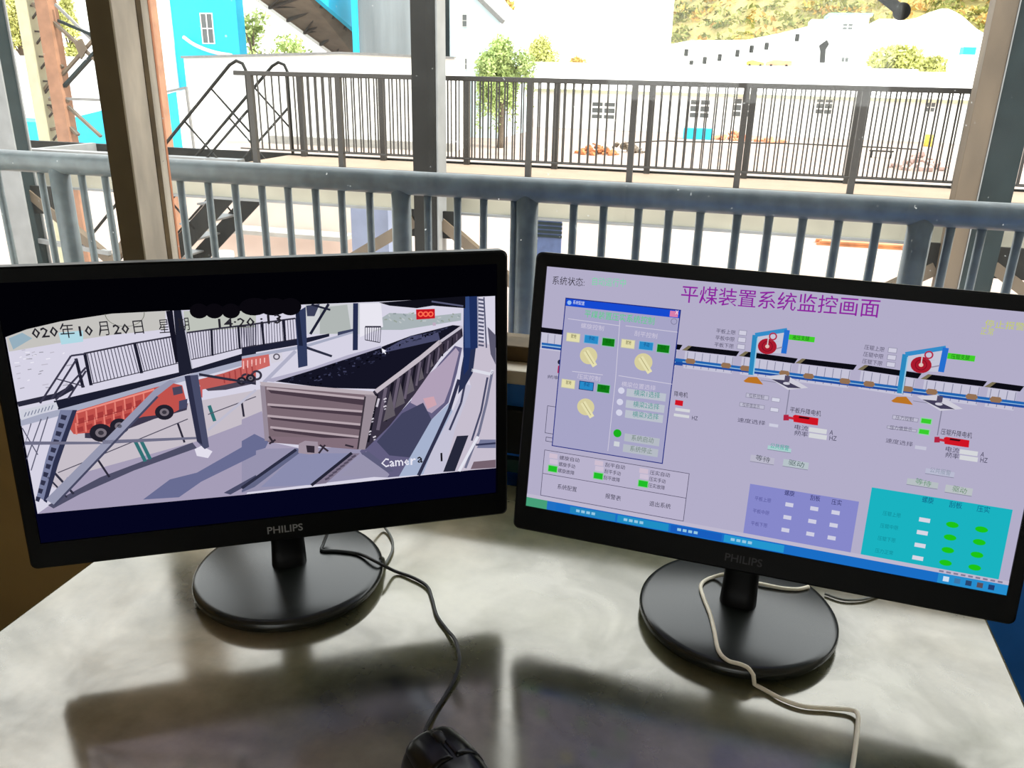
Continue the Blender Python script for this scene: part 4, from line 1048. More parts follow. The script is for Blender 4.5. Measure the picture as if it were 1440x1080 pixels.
# ------------------------------------------------------------------ loading-track walkway beyond
Y0, Y1 = 8.0, 8.9
ZD = 0.30
wk = empty('raised_walkway', (-1, Y0, ZD), 'raised walkway with pale deck and beige beams across the track', 'walkway')
MB().box(-5.05, 7.0, Y0-0.02, Y1+0.05, ZD-0.03, ZD).build('deck', M_deck, wk)
MB().box(-10, 7.0, Y0-0.08, Y0-0.02, ZD-0.36, ZD-0.05).build('beam', M_beam, wk)
MB().box(-10, -5.06, Y0-0.10, Y0+0.04, ZD-0.05, ZD+0.035).build('beam_flange', M_lightsteel, wk)
MB().box(-5.06, 7.0, Y0-0.10, Y0-0.02, ZD-0.05, ZD+0.012).build('edge_angle', M_edge, wk)
MB().box(-10, 7.0, Y0-0.12, Y0+0.02, ZD-0.385, ZD-0.36).build('beam_flange', M_lightsteel, wk)
MB().box(-10, 7.0, Y1+0.05, Y1+0.11, ZD-0.30, ZD+0.02).build('beam', M_steel, wk)
MB().box(-7.78, -7.70, Y0+0.02, Y1+0.05, ZD-0.25, ZD+0.03).build('cross_beam', M_lightsteel, wk)

def far_railing(Y, xs, z0, ztop, label, wpost, bay, nb, x_left, dz_b, post_dn):
    r = empty('walkway_railing', (xs[0], Y, z0), label, 'railing')
    xe = xs[-1]+bay
    MB().bar((x_left, Y, ztop-0.02), (xe, Y, ztop-0.02), 0.05, 0.045).build('top_rail', M_farrail, r, bevel=0.006)
    MB().bar((x_left, Y, z0+dz_b), (xe, Y, z0+dz_b), 0.018, 0.014).build('bottom_rail', M_farrail, r)
    p0 = b0 = None
    for x in xs:
        if p0 is None:
            p0 = MB().bar((x, Y, z0-post_dn), (x, Y, ztop-0.03), wpost, wpost).build('post', M_farrail, r)
            bx0 = x
        else: rep(p0, (x-bx0, 0, 0), r)
        for k in range(1, nb+1):
            xb = x+bay*k/(nb+1)
            if b0 is None:
                b0 = MB().bar((xb, Y, z0+dz_b), (xb, Y, ztop-0.04), 0.013, 0.013).build('baluster', M_farrail, r); xb0 = xb
            else: rep(b0, (xb-xb0, 0, 0), r)
    return r
far_railing(Y0-0.01, [-4.885+0.985*k for k in range(8)], ZD, 1.215, 'dark railing along the near edge of the raised walkway', 0.055, 0.985, 11, -5.06, 0.15, 0.0)
far_railing(Y1, [at(781,200,Y1).x+0.985*k for k in range(-3,5)], ZD, 1.21, 'dark railing along the far edge of the raised walkway', 0.060, 0.985, 10, -4.96, 0.07, 0.0)

# staircase at the left end of the walkway
st = empty('steel_staircase', (-5.06, Y0+0.45, ZG), 'steel staircase with pipe handrails dropping from the left end of the walkway', 'staircase')
sl = 0.93
Lx = (ZD-ZG)/sl
for y in (Y0+0.06, Y1-0.04):
    MB().bar((-5.08, y, ZD-0.12), (-5.08-Lx+0.13, y, ZG+0.02), 0.02, 0.20).build('stringer', M_steel, st)
n = 15
t0 = None
for i in range(1, n+1):
    x = -5.08-Lx*i/(n+1); z = ZD-(ZD-ZG)*i/(n+1)
    if t0 is None:
        t0 = MB().box(x-0.14, x+0.10, Y0+0.07, Y1-0.05, z-0.02, z).build('tread', M_lightsteel, st); tx, tz = x, z
    else: rep(t0, (x-tx, 0, z-tz), st)
for y in (Y0, Y1-0.06):
    P = [(-4.93, y, ZD+0.02), (-4.93, y, 1.22), (-4.96, y, 1.285), (-5.03, y, 1.31), (-5.11, y, 1.27)]+[(-5.11-0.5*k, y, 1.27-0.5*sl*k) for k in range(1, 8)]
    MB().tube(P, 0.017, 10).build('handrail', M_steel, st)
    MB().tube([(-4.95, y, 0.83), (-5.11-2.4, y, 0.83-2.55*sl)], 0.014, 8).build('mid_rail', M_steel, st)
    for a, b in (((-5.35, 1.03), (-4.95, 0.62)), ((-5.72, 0.70), (-5.10, 0.05)), ((-6.3, 0.16), (-5.75, -0.45))):
        MB().tube([(a[0], y, a[1]), (b[0], y, b[1])], 0.011, 8).build('rail_brace', M_steel, st)

# three track columns; lit and shaded sides are coloured in as separate parts
def track_column(parts, x, y, label, braces):
    r = empty('track_column', (x, y, ZG), label, 'column')
    for nm, m, x0, x1, y0, y1 in parts:
        MB().box(x0, x1, y0, y1, ZG, 4.1).build(nm, m, r, bevel=0.004)
    for nm, m, a, b, w, h in braces:
        MB().bar(a, b, w, h).build(nm, m, r)
    return r
zt = ZD-0.42
track_column((('front_flange', M_steel, -2.916, -2.69, 7.46, 7.48), ('web', M_steel, -2.825, -2.805, 7.48, 7.72), ('rear_flange', M_steel, -2.916, -2.69, 7.72, 7.74), ('sunlit_strip', M_lightsteel, -2.688, -2.668, 7.47, 7.70)),
    -2.8, 7.6, 'dark steel column in the middle of the window, in front of the walkway railing',
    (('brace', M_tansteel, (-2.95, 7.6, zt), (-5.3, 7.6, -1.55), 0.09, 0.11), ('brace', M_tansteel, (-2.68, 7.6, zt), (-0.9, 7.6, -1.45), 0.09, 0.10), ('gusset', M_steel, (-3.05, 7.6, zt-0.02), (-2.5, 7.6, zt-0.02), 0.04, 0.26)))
track_column((('lit_plate', M_tansteel, 1.755, 1.915, 7.44, 7.62), ('edge_strip', M_lightsteel, 1.915, 1.925, 7.43, 7.64), ('web', M_bluesteel, 1.925, 2.175, 7.46, 7.70)),
    1.95, 7.6, 'steel column with a lit tan side and shaded slate side coloured in, at the right of the window',
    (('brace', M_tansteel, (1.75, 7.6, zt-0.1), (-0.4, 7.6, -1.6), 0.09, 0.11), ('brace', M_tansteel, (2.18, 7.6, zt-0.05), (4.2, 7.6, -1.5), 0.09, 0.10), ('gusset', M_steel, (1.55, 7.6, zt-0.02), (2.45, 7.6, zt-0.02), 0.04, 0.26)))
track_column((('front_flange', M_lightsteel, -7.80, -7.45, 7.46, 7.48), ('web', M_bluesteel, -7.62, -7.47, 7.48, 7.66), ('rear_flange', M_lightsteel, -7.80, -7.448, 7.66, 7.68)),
    -7.75, 7.6, 'pale steel column with its shaded side coloured slate, at the left edge of the window',
    (('brace', M_tansteel, (-7.55, 7.6, zt+0.05), (-5.6, 7.6, -1.5), 0.08, 0.10), ('brace', M_tansteel, (-6.3, 7.55, -0.55), (-7.45, 7.55, -1.9), 0.07, 0.08), ('tie', M_lightsteel, (-7.55, 7.58, -0.62), (-6.55, 7.58, -0.70), 0.05, 0.05), ('gusset', M_steel, (-7.6, 7.6, zt-0.05), (-7.2, 7.6, zt-0.05), 0.04, 0.30)))

# ------------------------------------------------------------------ yard ground, hill
tag(MB().box(-260, 320, -5, 300, ZG-0.5, ZG).build('ground', M_ground), 'pale sunlit yard ground', 'ground', kind='structure')
hb = MB(); bm = hb.bm
random.seed(21)
NX, NY = 44, 16
G = []
for j in range(NY+1):
    row = []
    for i in range(NX+1):
        x = -44+i*7.0; y = 150+j*12
        k = max(0, min(1, (x-0)/60))
        h = max(0, (y-158))*0.62*(0.9+0.25*math.sin(x*0.05)+0.15*math.sin(x*0.11+1))
        row.append(bm.verts.new((x, y, ZG-0.2+h+random.uniform(-1, 1)*(1 if j else 0))))
    G.append(row)
for j in range(NY):
    for i in range(NX):
        f = bm.faces.new((G[j][i], G[j][i+1], G[j+1][i+1], G[j+1][i])); f.smooth = True
tag(hb.build('hillside', M_hill), 'dry hillside rising behind the yard', 'hill', kind='structure')
def hz(x, y): return ZG-0.2+max(0, (y-158))*0.62*(0.9+0.25*math.sin(x*0.05)+0.15*math.sin(x*0.11+1))
for nm, m, cnt, lab, sd in (('hillside_bushes', M_bush, 1000, 'olive bushes covering the hillside behind the white houses', 4), ('autumn_bushes', M_autumn, 560, 'yellow autumn bushes scattered on the hillside', 5)):
    random.seed(sd); b = MB()
    for i in range(cnt):
        y = 162+random.random()**1.5*70; x = random.uniform(-42, 90)
        if sd == 5 and random.random() < 0.5: x = random.uniform(20, 80)
        rr = random.uniform(0.9, 2.7); c0 = Vector((x, y, hz(x, y)+0.3))
        for q in range(int(14*rr)):
            v = Vector((random.gauss(0,1), random.gauss(0,1), abs(random.gauss(0,1)))).normalized()*random.uniform(0.7, 1)*rr
            b.leaf(c0+Vector((v.x*1.2, v.y, v.z*0.8)), random.uniform(0.35, 0.8))
    tag(b.build(nm, m, fixn=False), lab, 'bushes', kind='stuff')

# ------------------------------------------------------------------ far buildings
def block(px0, px1, ptop, Y, depth, name, m, parent=None, bottom=ZG, pxy=None, **k):
    """a box whose front face stands at distance Y, between two photo columns"""
    py = pxy or ptop
    x0 = at(px0, py, Y).x; x1 = at(px1, py, Y).x; z1 = at((px0+px1)/2, ptop, Y).z
    return MB().box(x0, x1, Y, Y+depth, bottom, z1).build(name, m, parent, **k)
def window_part(px0, py0, px1, py1, Y, parent, nx=2, nz=3, name='window'):
    a = at(px0, py0, Y); b = at(px1, py1, Y)
    x0, x1, z1, z0 = a.x, b.x, a.z, b.z
    f = MB(); w = (x1-x0)*0.07
    f.box(x0, x1, Y-0.06, Y+0.05, z1-w, z1); f.box(x0, x1, Y-0.06, Y+0.05, z0, z0+w)
    for i in range(nx+1): f.box(x0+(x1-x0-w)*i/nx, x0+(x1-x0-w)*i/nx+w, Y-0.06, Y+0.05, z0+w, z1-w)
    for j in range(1, nz): f.box(x0, x1, Y-0.05, Y+0.05, z0+(z1-z0)*j/nz-w/2, z0+(z1-z0)*j/nz+w/2)
    o = f.build(name, M_wframe, parent)
    MB().box(x0+w/2, x1-w/2, Y-0.02, Y+0.04, z0+w/2, z1-w/2).build('pane', M_pane, o)
    return o

# long low house with a white sheet roof
HY = 80.0
hx0, hx1 = at(752, 128, HY).x, 27.0
ze = at(900, 128, HY).z; zr = at(900, 93, HY+6).z
h = empty('long_house', ((hx0+hx1)/2, HY, ZG), 'long low white house with a white sheet roof behind the walkway railing', 'house')
MB().box(hx0, hx1, HY, HY+12, ZG, ze).build('wall', M_white, h)
xl0 = at(758, 122, HY).x-0.3; xl1 = at(797, 93, HY+6).x
MB().prism([(xl0, HY-0.5, ze-0.1), (xl0, HY+12.5, ze-0.1), (xl1, HY+6, zr)], (0, 0, 0.001)).build('roof_hip', M_whiteroof, h)
MB().quadbox([(xl0, HY-0.5, ze-0.2), (hx1, HY-0.5, ze-0.2), (hx1, HY+6, zr-0.1), (xl1, HY+6, zr-0.1), (xl0, HY-0.5, ze), (hx1, HY-0.5, ze), (hx1, HY+6, zr), (xl1, HY+6, zr)]).build('roof', M_whiteroof, h)
MB().quadbox([(xl1, HY+6, zr-0.1), (hx1, HY+6, zr-0.1), (hx1, HY+12.5, ze-0.2), (xl0, HY+12.5, ze-0.2), (xl1, HY+6, zr), (hx1, HY+6, zr), (hx1, HY+12.5, ze), (xl0, HY+12.5, ze)]).build('roof', M_whiteroof, h)
MB().box(xl0, hx1, HY-0.56, HY-0.5, ze-0.28, ze-0.02).build('eave_board', M_cream, h)
for q in ((831,141,866,170),(970,138,998,168),(1032,137,1054,166),(1148,136,1170,162),(1203,137,1213,160),(1304,137,1314,158)):
    window_part(*q, HY, h)
# white tall block
b = empty('white_tower_block', (at(830, 60, 125).x, 125, ZG), 'tall plain white block rising behind the long house', 'building')
block(722, 941, -60, 125, 14, 'wall', M_white, b)
# pale blue building with a gable roof
Yb = 64
x0 = at(628, 60, Yb).x; x1 = at(703, 60, Yb).x
bb = empty('pale_blue_building', ((x0+x1)/2, Yb, ZG), 'pale blue gabled building behind the middle of the walkway, beside the willow', 'building')
zl = at(672, -4, Yb).z; zrr = at(705, 26, Yb).z
MB().prism([(x0-0.1, Yb, ZG), (x1, Yb, ZG), (x1, Yb, zrr), (at(672, -4, Yb).x, Yb, zl), (x0-0.1, Yb, zl+3)], (0, 9, 0)).build('wall', M_paleblue, bb)
MB().bar((x1+0.3, Yb-0.2, zrr-0.25), (at(665, -12, Yb).x, Yb-0.2, at(665, -12, Yb).z), 0.5, 0.3).build('roof_edge', M_roofdark, bb)
MB().box(x0-0.1, x0+0.25, Yb-0.15, Yb, at(630, 95, Yb).z, zl+2).build('corner_trim', M_bluesteel, bb)
MB().box(x0, at(657, 150, Yb).x, Yb-0.12, Yb, ZG, at(640, 110, Yb).z).build('lower_panel', M_cyan, bb)
for q in ((650,20,657,38),(650,82,657,98)): window_part(*q, Yb-0.1, bb, 1, 2)
# low roof behind the willow
Yc = 112
wl = empty('white_annex', (at(710, 90, Yc).x, Yc, ZG), 'small white annex with a sloping roof behind the willow', 'building')
MB().prism([(at(690,100,Yc).x, Yc, ZG), (at(757,100,Yc).x, Yc, ZG), (at(757,98,Yc).x, Yc, at(757,88,Yc).z), (at(722,60,Yc).x, Yc, at(722,46,Yc).z), (at(690,60,Yc).x, Yc, at(690,60,Yc).z)], (0, 8, 0)).build('wall', M_paleblue, wl)

# white building on the left with a grey roof line
Yw = 52
lw = empty('white_workshop', (at(420, 80, Yw).x, Yw, ZG), 'long white workshop with a thin grey roof edge behind the staircase', 'building')
xa, xb = at(258, 80, Yw).x, at(640, 80, Yw).x
MB().prism([(xa, Yw, ZG), (xb, Yw, ZG), (xb, Yw, at(640, 82, Yw).z), (at(480, 75, Yw).x, Yw, at(480, 75, Yw).z), (xa, Yw, at(258, 81, Yw).z)], (0, 2.0, 0)).build('wall', M_white, lw)
MB().bar((xa, Yw-0.05, at(258, 80.5, Yw).z), (at(480, 75, Yw).x, Yw-0.05, at(480, 74.5, Yw).z), 0.5, 0.14).build('roof_edge', M_roofdark, lw)
MB().bar((at(480, 75, Yw).x, Yw-0.05, at(480, 74.5, Yw).z), (xb, Yw-0.05, at(640, 81.5, Yw).z), 0.5, 0.14).build('roof_edge', M_roofdark, lw)
MB().box(at(385,195,Yw).x, xb, Yw-0.6, Yw, ZG, ZG+0.5).build('plinth', M_conc, lw)
# blue stair tower with a window
Yt = 58
bt = empty('blue_tower', (at(290, 40, Yt).x, Yt, ZG), 'bright blue tower with one tall window beside the window post', 'building')
block(244, 336, -80, Yt, 1.0, 'wall', M_cyan, bt, pxy=60)
block(205, 244, -80, Yt-0.1, 1.0, 'side_wall', M_paleblue, bt, pxy=60)
window_part(281, 18, 303, 62, Yt, bt, 2, 2)
P = catmull([at(258, 52, Yt-0.5), at(272, 62, Yt-0.5), at(290, 70, Yt-0.5), at(308, 75, Yt-0.5), at(326, 78, Yt-0.5)], 5)
MB().tube(P, 0.13, 8).build('white_pipe', M_white, bt)
# blue shed, low left
Ys = 40
sh = empty('blue_shed', (at(180, 190, Ys).x, Ys, ZG), 'low bright blue shed with a sloping top, behind the window post', 'shed')
def up(px, py): 
    q = at(px, py, Ys); return (q.x, Ys, q.z)
a, b_ = up(96, 167), up(248, 129)
MB().prism([(a[0], Ys, ZG), (b_[0], Ys, ZG), b_, a], (0, 3, 0)).build('wall', M_cyan, sh)
c_, d_ = up(262, 125), up(271, 196)
MB().prism([(b_[0], Ys, ZG), (c_[0]+0.1, Ys, ZG), c_, b_], (0, 3, 0)).build('door', M_white, sh)
MB().bar((c_[0]+0.12, Ys-0.05, ZG), (c_[0]+0.05, Ys-0.05, c_[2]+0.1), 0.12, 0.12).build('gate_post', M_roofdark, sh)
MB().bar((b_[0]-1, Ys-0.05, b_[2]-0.1), (c_[0]+0.1, Ys-0.05, c_[2]+0.08), 0.1, 0.1).build('roof_edge', M_roofdark, sh)
s2 = tag(block(-40, 59, 170, Ys+2, 3, 'blue_cabin', M_cyan), 'low bright blue cabin at the left edge, below the white wall', 'shed')
tag(block(-60, 200, 79, 49, 2.4, 'white_store', M_white), 'plain white store behind the lattice trestle', 'building')

# conveyor gallery and grey transfer tower
gt = empty('transfer_tower', (at(545, 40, 60).x, 60, ZG), 'grey clad transfer tower with a blue corner behind the workshop', 'building')
block(498, 590, -120, 60, 4, 'wall', M_tower, gt, pxy=60)
block(496, 503.5, -120, 59.8, 0.6, 'corner_strip', M_cyan, gt, pxy=60)
cg = empty('conveyor_gallery', at(490, 72, 57), 'inclined blue conveyor gallery with a dark ribbed underside', 'conveyor')
A0, A1 = at(530, 119, 72), at(545, 84, 71); B0, B1 = at(338, -20, 57), at(405, -36, 55)
hgt = Vector((0, 0, 3.0))
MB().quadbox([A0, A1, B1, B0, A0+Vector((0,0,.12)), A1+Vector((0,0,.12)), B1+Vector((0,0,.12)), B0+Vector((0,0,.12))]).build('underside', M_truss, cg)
MB().quadbox([A1+Vector((0,-0.1,-.15)), A1+Vector((.3,0.2,-.15)), B1+Vector((.3,0.2,-.15)), B1+Vector((0,-0.1,-.15)), A1+Vector((0,-0.1,3)), A1+Vector((.3,0.2,3)), B1+Vector((.3,0.2,3)), B1+Vector((0,-0.1,3))]).build('side_wall', M_cyan, cg)
MB().quadbox([A0+Vector((-.3,0,-.1)), A0, B0, B0+Vector((-.3,0,-.1)), A0+Vector((-.3,0,3)), A0+hgt, B0+hgt, B0+Vector((-.3,0,3))]).build('side_wall', M_white, cg)
MB().quadbox([A0+hgt, A1+hgt, B1+hgt, B0+hgt, A0+hgt*1.05, A1+hgt*1.05, B1+hgt*1.05, B0+hgt*1.05]).build('roof', M_white, cg)
for k in range(9):
    t = k/8.5
    p, q = A0.lerp(B0, t), A1.lerp(B1, t)
    dn = Vector((0, 0, -0.08))
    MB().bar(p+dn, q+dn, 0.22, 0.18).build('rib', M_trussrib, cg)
    if k < 8:
        t2 = (k+1)/8.5
        r2 = A0.lerp(B0, t2) if k % 2 else A1.lerp(B1, t2)
        MB().bar((q if not k % 2 else p)+dn, (A0.lerp(B0, t2) if not k % 2 else A1.lerp(B1, t2))+dn, 0.10, 0.10).build('rib', M_trussrib, cg)

zt_0 = at(1085, 94, 100).z
# white block with a teal roof edge, stepped white wall, right
Yk = 120
tb = empty('white_blockhouse', (at(1190, 60, Yk).x, Yk, ZG), 'tall white blockhouse with a teal roof edge below the hill', 'building')
block(1163, 1217, 22, Yk, 7, 'wall', M_white, tb, pxy=60)
block(1137, 1163, 27, Yk+1, 6, 'side_wing', M_white, tb, pxy=60)
xx0, xx1 = at(1160, 60, Yk).x, at(1221, 60, Yk).x; zz = at(1190, 22, Yk).z
MB().box(xx0, xx1, Yk-0.4, Yk+7, zz, zz+0.3).build('roof_edge', M_teal, tb)
window_part(1185, 32, 1199, 43, Yk, tb, 2, 2); window_part(1183, 80, 1193, 88, Yk, tb, 2, 1)
a = [at(*q, Yk-0.5) for q in ((1152,64),(1163,56),(1166,62),(1161,70),(1160,88),(1153,88),(1154,72))]
MB().prism(a, (0, 0.6, 0)).build('doorway', M_steel, tb)
sw = empty('stepped_white_wall', (at(1040, 80, 140).x, 140, ZG), 'long white stepped wall with a row of small dark openings', 'wall')
Q = [at(*q, 140) for q in ((938,63),(970,57),(1050,56),(1095,47),(1140,36))]
MB().prism([(Q[0].x, 140, ZG)]+[tuple(v) for v in Q]+[(Q[-1].x, 140, ZG)], (0, 3, 0)).build('wall', M_white, sw)
o0 = None
for px, py in ((965,74),(972,90),(991,85),(1012,81),(1037,75),(1057,69),(1078,65),(1121,53),(1143,48)):
    q = at(px, py, 140)
    if o0 is None:
        o0 = MB().box(q.x-0.3, q.x+0.3, 139.9, 140.05, q.z-0.5, q.z+0.5).build('opening', M_steel, sw); oq = q
    else: rep(o0, (q.x-oq.x, 0, q.z-oq.z), sw)
sl_ = empty('white_spoil_mound', (at(1300, 90, 132).x, 140, ZG), 'bright white mound on the slope at the right, below the hill', 'mound')
m_ = MB(); bm = m_.bm
for v in bmesh.ops.create_icosphere(bm, subdivisions=4, radius=1.0)['verts']:
    v.co = Vector((at(1310, 70, 140).x+v.co.x*15, 148+v.co.y*10, ZG+1.2+v.co.z*13.5*(1+0.06*math.sin(v.co.x*9))))
m_.build('mound', M_white, sl_, smooth=True)
def bush(px, py, Y, rx, rz_, m, name, label, n=900, leaf=0.25, seed=1):
    random.seed(seed); c = at(px, py, Y); b = MB()
    for i in range(n):
        v = Vector((random.gauss(0, 1), random.gauss(0, 1), random.gauss(0, 1))).normalized()*random.random()**0.4
        if v.z < -0.6: continue
        b.leaf((c.x+v.x*rx, Y+v.y*rx*0.6, max(ZG+0.1, c.z+v.z*rz_)), leaf*random.uniform(0.6, 1.2))
    o = b.build('foliage', m, None, fixn=False)
    r = empty(name, (c.x, Y, ZG), label, 'bush')
    o.location = o.location-r.location; o.parent = r
    MB().tube([(c.x, Y, ZG-0.1), (c.x+0.1, Y, c.z)], [0.12, 0.05], 8).build('stem', M_trunk, r)
bush(1262, 86, 100, 3.0, 1.6, M_leafy, 'yellow_bush', 'broad yellow-green bush above the long roof, at the right', 1500, 0.35, 2)
bush(1312, 93, 95, 1.3, 1.0, M_leafy, 'yellow_bush', 'small yellow-green bush beside the broad bush above the long roof', 500, 0.3, 3)
th = empty('teal_hut', (at(1364,70,122).x, 122, zt_0), 'small turquoise hut on a white block near the right column', 'hut')
zq = at(1363,77,122).z
MB().box(at(1355,70,122).x, at(1373,70,122).x, 122, 124, zq, at(1363,66,122).z).build('wall', M_cyan, th)
MB().box(at(1353,70,122).x, at(1376,70,122).x, 121.9, 124.1, zt_0, zq).build('plinth', M_white, th)
Yv = 100
zt_ = at(1085, 94, 100).z
tag(MB().box(-30, 75, 96, 149, ZG, zt_).build('upper_terrace', M_white), 'bright upper yard terrace behind the long house', 'terrace', kind='structure')
def vehicle(px0, py0, px1, py1, name, m, label, sh):
    a = at(px0, py0, Yv); b = at(px1, py1, Yv)
    r = empty(name, ((a.x+b.x)/2, Yv, b.z), label, 'vehicle')
    b.z = zt_; w = b.x-a.x; hgt_ = a.z-b.z
    r.location.z = zt_
    body = MB().prism([(a.x, Yv, b.z+hgt_*0.2), (b.x, Yv, b.z+hgt_*0.2), (b.x, Yv, a.z-sh*hgt_), (a.x+w*0.3, Yv, a.z), (a.x, Yv, a.z-0.3*hgt_)], (0, 2, 0)).build('body', m, r, bevel=0.05)
    for t in (0.2, 0.8):
        x = a.x+w*t
        MB().tube([(x, Yv-0.1, b.z+hgt_*0.2), (x, Yv+0.3, b.z+hgt_*0.2)], hgt_*0.2, 12).build('wheel', M_steel, r)
vehicle(1050, 84, 1074, 94, 'yellow_loader', M_yellow, 'small yellow loader behind the long roof', 0.4)
vehicle(1078, 84, 1113, 94, 'yellow_truck', M_orange, 'yellow and orange truck behind the long roof', 0.1)

# ------------------------------------------------------------------ trees
def tree(px, pbase, ptop, Y, wpx, name, m, label, n, leaf, droop, seed):
    random.seed(seed)
    t = at(px, ptop, Y); r0 = abs(at(px+wpx/2, ptop, Y).x-t.x)
    H = t.z-ZG; x0 = t.x
    root = empty(name, (x0, Y, ZG), label, 'tree')
    tk = MB().tube(catmull([(x0, Y, ZG-0.1), (x0+0.1, Y, ZG+H*0.3), (x0-0.1, Y+0.1, ZG+H*0.6), (x0, Y, ZG+H*0.85)], 4), [0.25-0.018*i for i in range(13)], 8).build('trunk', M_trunk, root)
    fo = MB()
    lobes = [(Vector((x0+random.uniform(-.6,.6)*r0, Y+random.uniform(-.5,.5)*r0, ZG+H*random.uniform(0.5, 0.86))), r0*random.uniform(0.35, 0.6)) for _ in range(9)]
    lobes.append((Vector((x0, Y, ZG+H*0.84)), r0*0.42))
    for c0, rr in lobes[:6]:
        MB_ = MB().tube([(x0, Y, ZG+H*0.42), tuple((Vector((x0, Y, ZG+H*0.42))+c0)/2+Vector((0,0,0.3))), tuple(c0)], [0.10, 0.06, 0.03], 6)
        MB_.build('branch', M_trunk, root)
    for i in range(n):
        c0, rr = random.choice(lobes)
        v = Vector((random.gauss(0,1), random.gauss(0,1), random.gauss(0,1))).normalized()*random.random()**0.45
        p = c0+Vector((v.x*rr, v.y*rr, v.z*rr*0.85))
        p.z -= droop*random.random()**2*H*0.35*(0.3+abs(v.x))
        p.z = max(p.z, ZG+H*0.12)
        fo.leaf(p, leaf*random.uniform(0.6, 1.3))
    fo.build('foliage', m, root, fixn=False)
tree(706, 150, 36, 56, 84, 'willow_tree', M_leafg, 'green willow standing in front of the pale blue building', 11000, 0.14, 1.0, 11)
tree(764, 120, 40, 100, 66, 'autumn_tree', M_leafy, 'yellow-green tree between the willow and the white block', 7000, 0.20, 0.5, 12)
tree(812, 120, 68, 102, 30, 'autumn_tree', M_autumn, 'small orange-yellow tree at the corner of the white block', 2500, 0.18, 0.2, 13)
tree(352, 80, -5, 75, 50, 'sparse_tree', M_leafg, 'thin tree against the bright sky right of the blue tower', 800, 0.26, 0.2, 14)
tree(398, 80, 38, 80, 60, 'sparse_tree', M_leafg, 'low sparse tree under the conveyor gallery', 900, 0.26, 0.1, 15)
tree(12, 100, -40, 62, 70, 'leafy_tree', M_leafy, 'yellow-green tree behind the lattice trestle at the left edge', 7000, 0.15, 0.2, 16)
tree(85, 100, -30, 60, 34, 'leafy_tree', M_leafy, 'narrow yellow-green tree just right of the lattice trestle', 5000, 0.14, 0.4, 17)
tree(712, 20, -30, 100, 30, 'autumn_tree', M_autumn, 'orange tree behind the gable of the pale blue building', 1200, 0.3, 0.1, 18)

# ------------------------------------------------------------------ lattice trestle, left
Yl = 14.0
tr = empty('lattice_trestle', (at(60, 150, Yl).x, Yl, ZG), 'steel lattice trestle with crossed braces, left of the window post', 'trestle')
def L(px, py, dy=0): 
    q = at(px, py, Yl+dy); return (q.x, Yl+dy, q.z)
xc = at(52, 100, Yl).x
MB().box(xc-0.12, xc+0.11, Yl-0.12, Yl+0.12, ZG, 5.0).build('column', M_cream, tr)
xd = at(79, 100, Yl).x
MB().box(xd-0.14, xd+0.14, Yl-0.1, Yl+0.14, ZG, 5.0).build('column', M_brick, tr)
xe = at(213, 90, Yl).x
MB().box(xe-0.14, xe+0.16, Yl-0.1, Yl+0.14, ZG, 5.0).build('column', M_brick, tr)
for k in range(14):
    z = -0.4+k*0.22; s_ = 1 if k % 2 else -1
    MB().bar((xc+0.1, Yl, z), (xd-0.1, Yl, z+0.11*s_+0.1), 0.03, 0.03).build('lacing', M_trussrib, tr)
for i, (a, b, m, w) in enumerate(((L(46,5), L(152,100), M_tansteel, 0.07), (L(78,6), L(150,76), M_roofdark, 0.045), (L(82,29), L(132,50), M_bluesteel, 0.05), (L(70,125), L(140,46), M_tansteel, 0.06),
      (L(88,124), L(150,56), M_bluesteel, 0.09), (L(70,138), L(155,141), M_roofdark, 0.05), (L(96,150), L(142,192), M_tansteel, 0.06), (L(70,150), L(110,190), M_tansteel, 0.09), (L(70,140), L(96,142), M_tansteel, 0.08), (L(72,182), L(98,176), M_tansteel, 0.07), (L(60,130), L(88,92), M_tansteel, 0.06))):
    MB().bar(a, b, w, 0.05).build('brace', m, tr)
g = L(118, 66)
MB().prism([(g[0]-0.16, Yl-0.06, g[2]+0.08), (g[0]+0.02, Yl-0.06, g[2]+0.14), (g[0]+0.10, Yl-0.06, g[2]-0.05), (g[0]-0.06, Yl-0.06, g[2]-0.22)], (0, 0.03, 0)).build('gusset', M_tansteel, tr)

# ------------------------------------------------------------------ things lying in the yard
def on_ground(px, py): return atz(px, py, ZG)
def crate(px0, px1, pyb, hgt_, dep, name, m, label, cat, bev=0.03):
    a = on_ground(px0, pyb); b = on_ground(px1, pyb)
    y = (a.y+b.y)/2
    return tag(MB().box(at(px0, pyb, y).x, at(px1, pyb, y).x, y, y+dep, ZG, ZG+hgt_).build(name, m, bevel=bev), label, cat)
crate(960, 1000, 196, 0.85, 1.2, 'blue_crate', M_cyan, 'bright turquoise crate on the yard in front of the long house', 'crate')
def heap(px, py, r, n, m, name, label, seed, sc=(1.4, 1, 0.7), cat='scrap heap'):
    random.seed(seed); c = on_ground(px, py); b = MB()
    for i in range(n):
        a = random.uniform(0, 2*PI); d = r*random.random()**0.6
        x, y = c.x+math.cos(a)*d*sc[0], c.y+math.sin(a)*d*sc[1]
        z = ZG+max(0.05, (r-d)*sc[2]*random.uniform(0.3, 1))
        s_ = random.uniform(0.08, 0.26)
        if i % 3: b.blob((x, y, z), s_, 1, 0.4)
        else:
            v = Vector((random.gauss(0,1), random.gauss(0,1), random.gauss(0,.5))).normalized()*random.uniform(0.25, 0.6)
            b.bar(Vector((x,y,z))-v*0.5, Vector((x,y,z))+v*0.5, 0.08, 0.08)
    for v in b.bm.verts: v.co.z = max(v.co.z, ZG)
    return tag(b.build(name, m), label, cat, kind='stuff')
heap(838, 217, 1.0, 60, M_rust, 'rusty_scrap', 'rust-brown scrap heap seen through the walkway railing', 31)
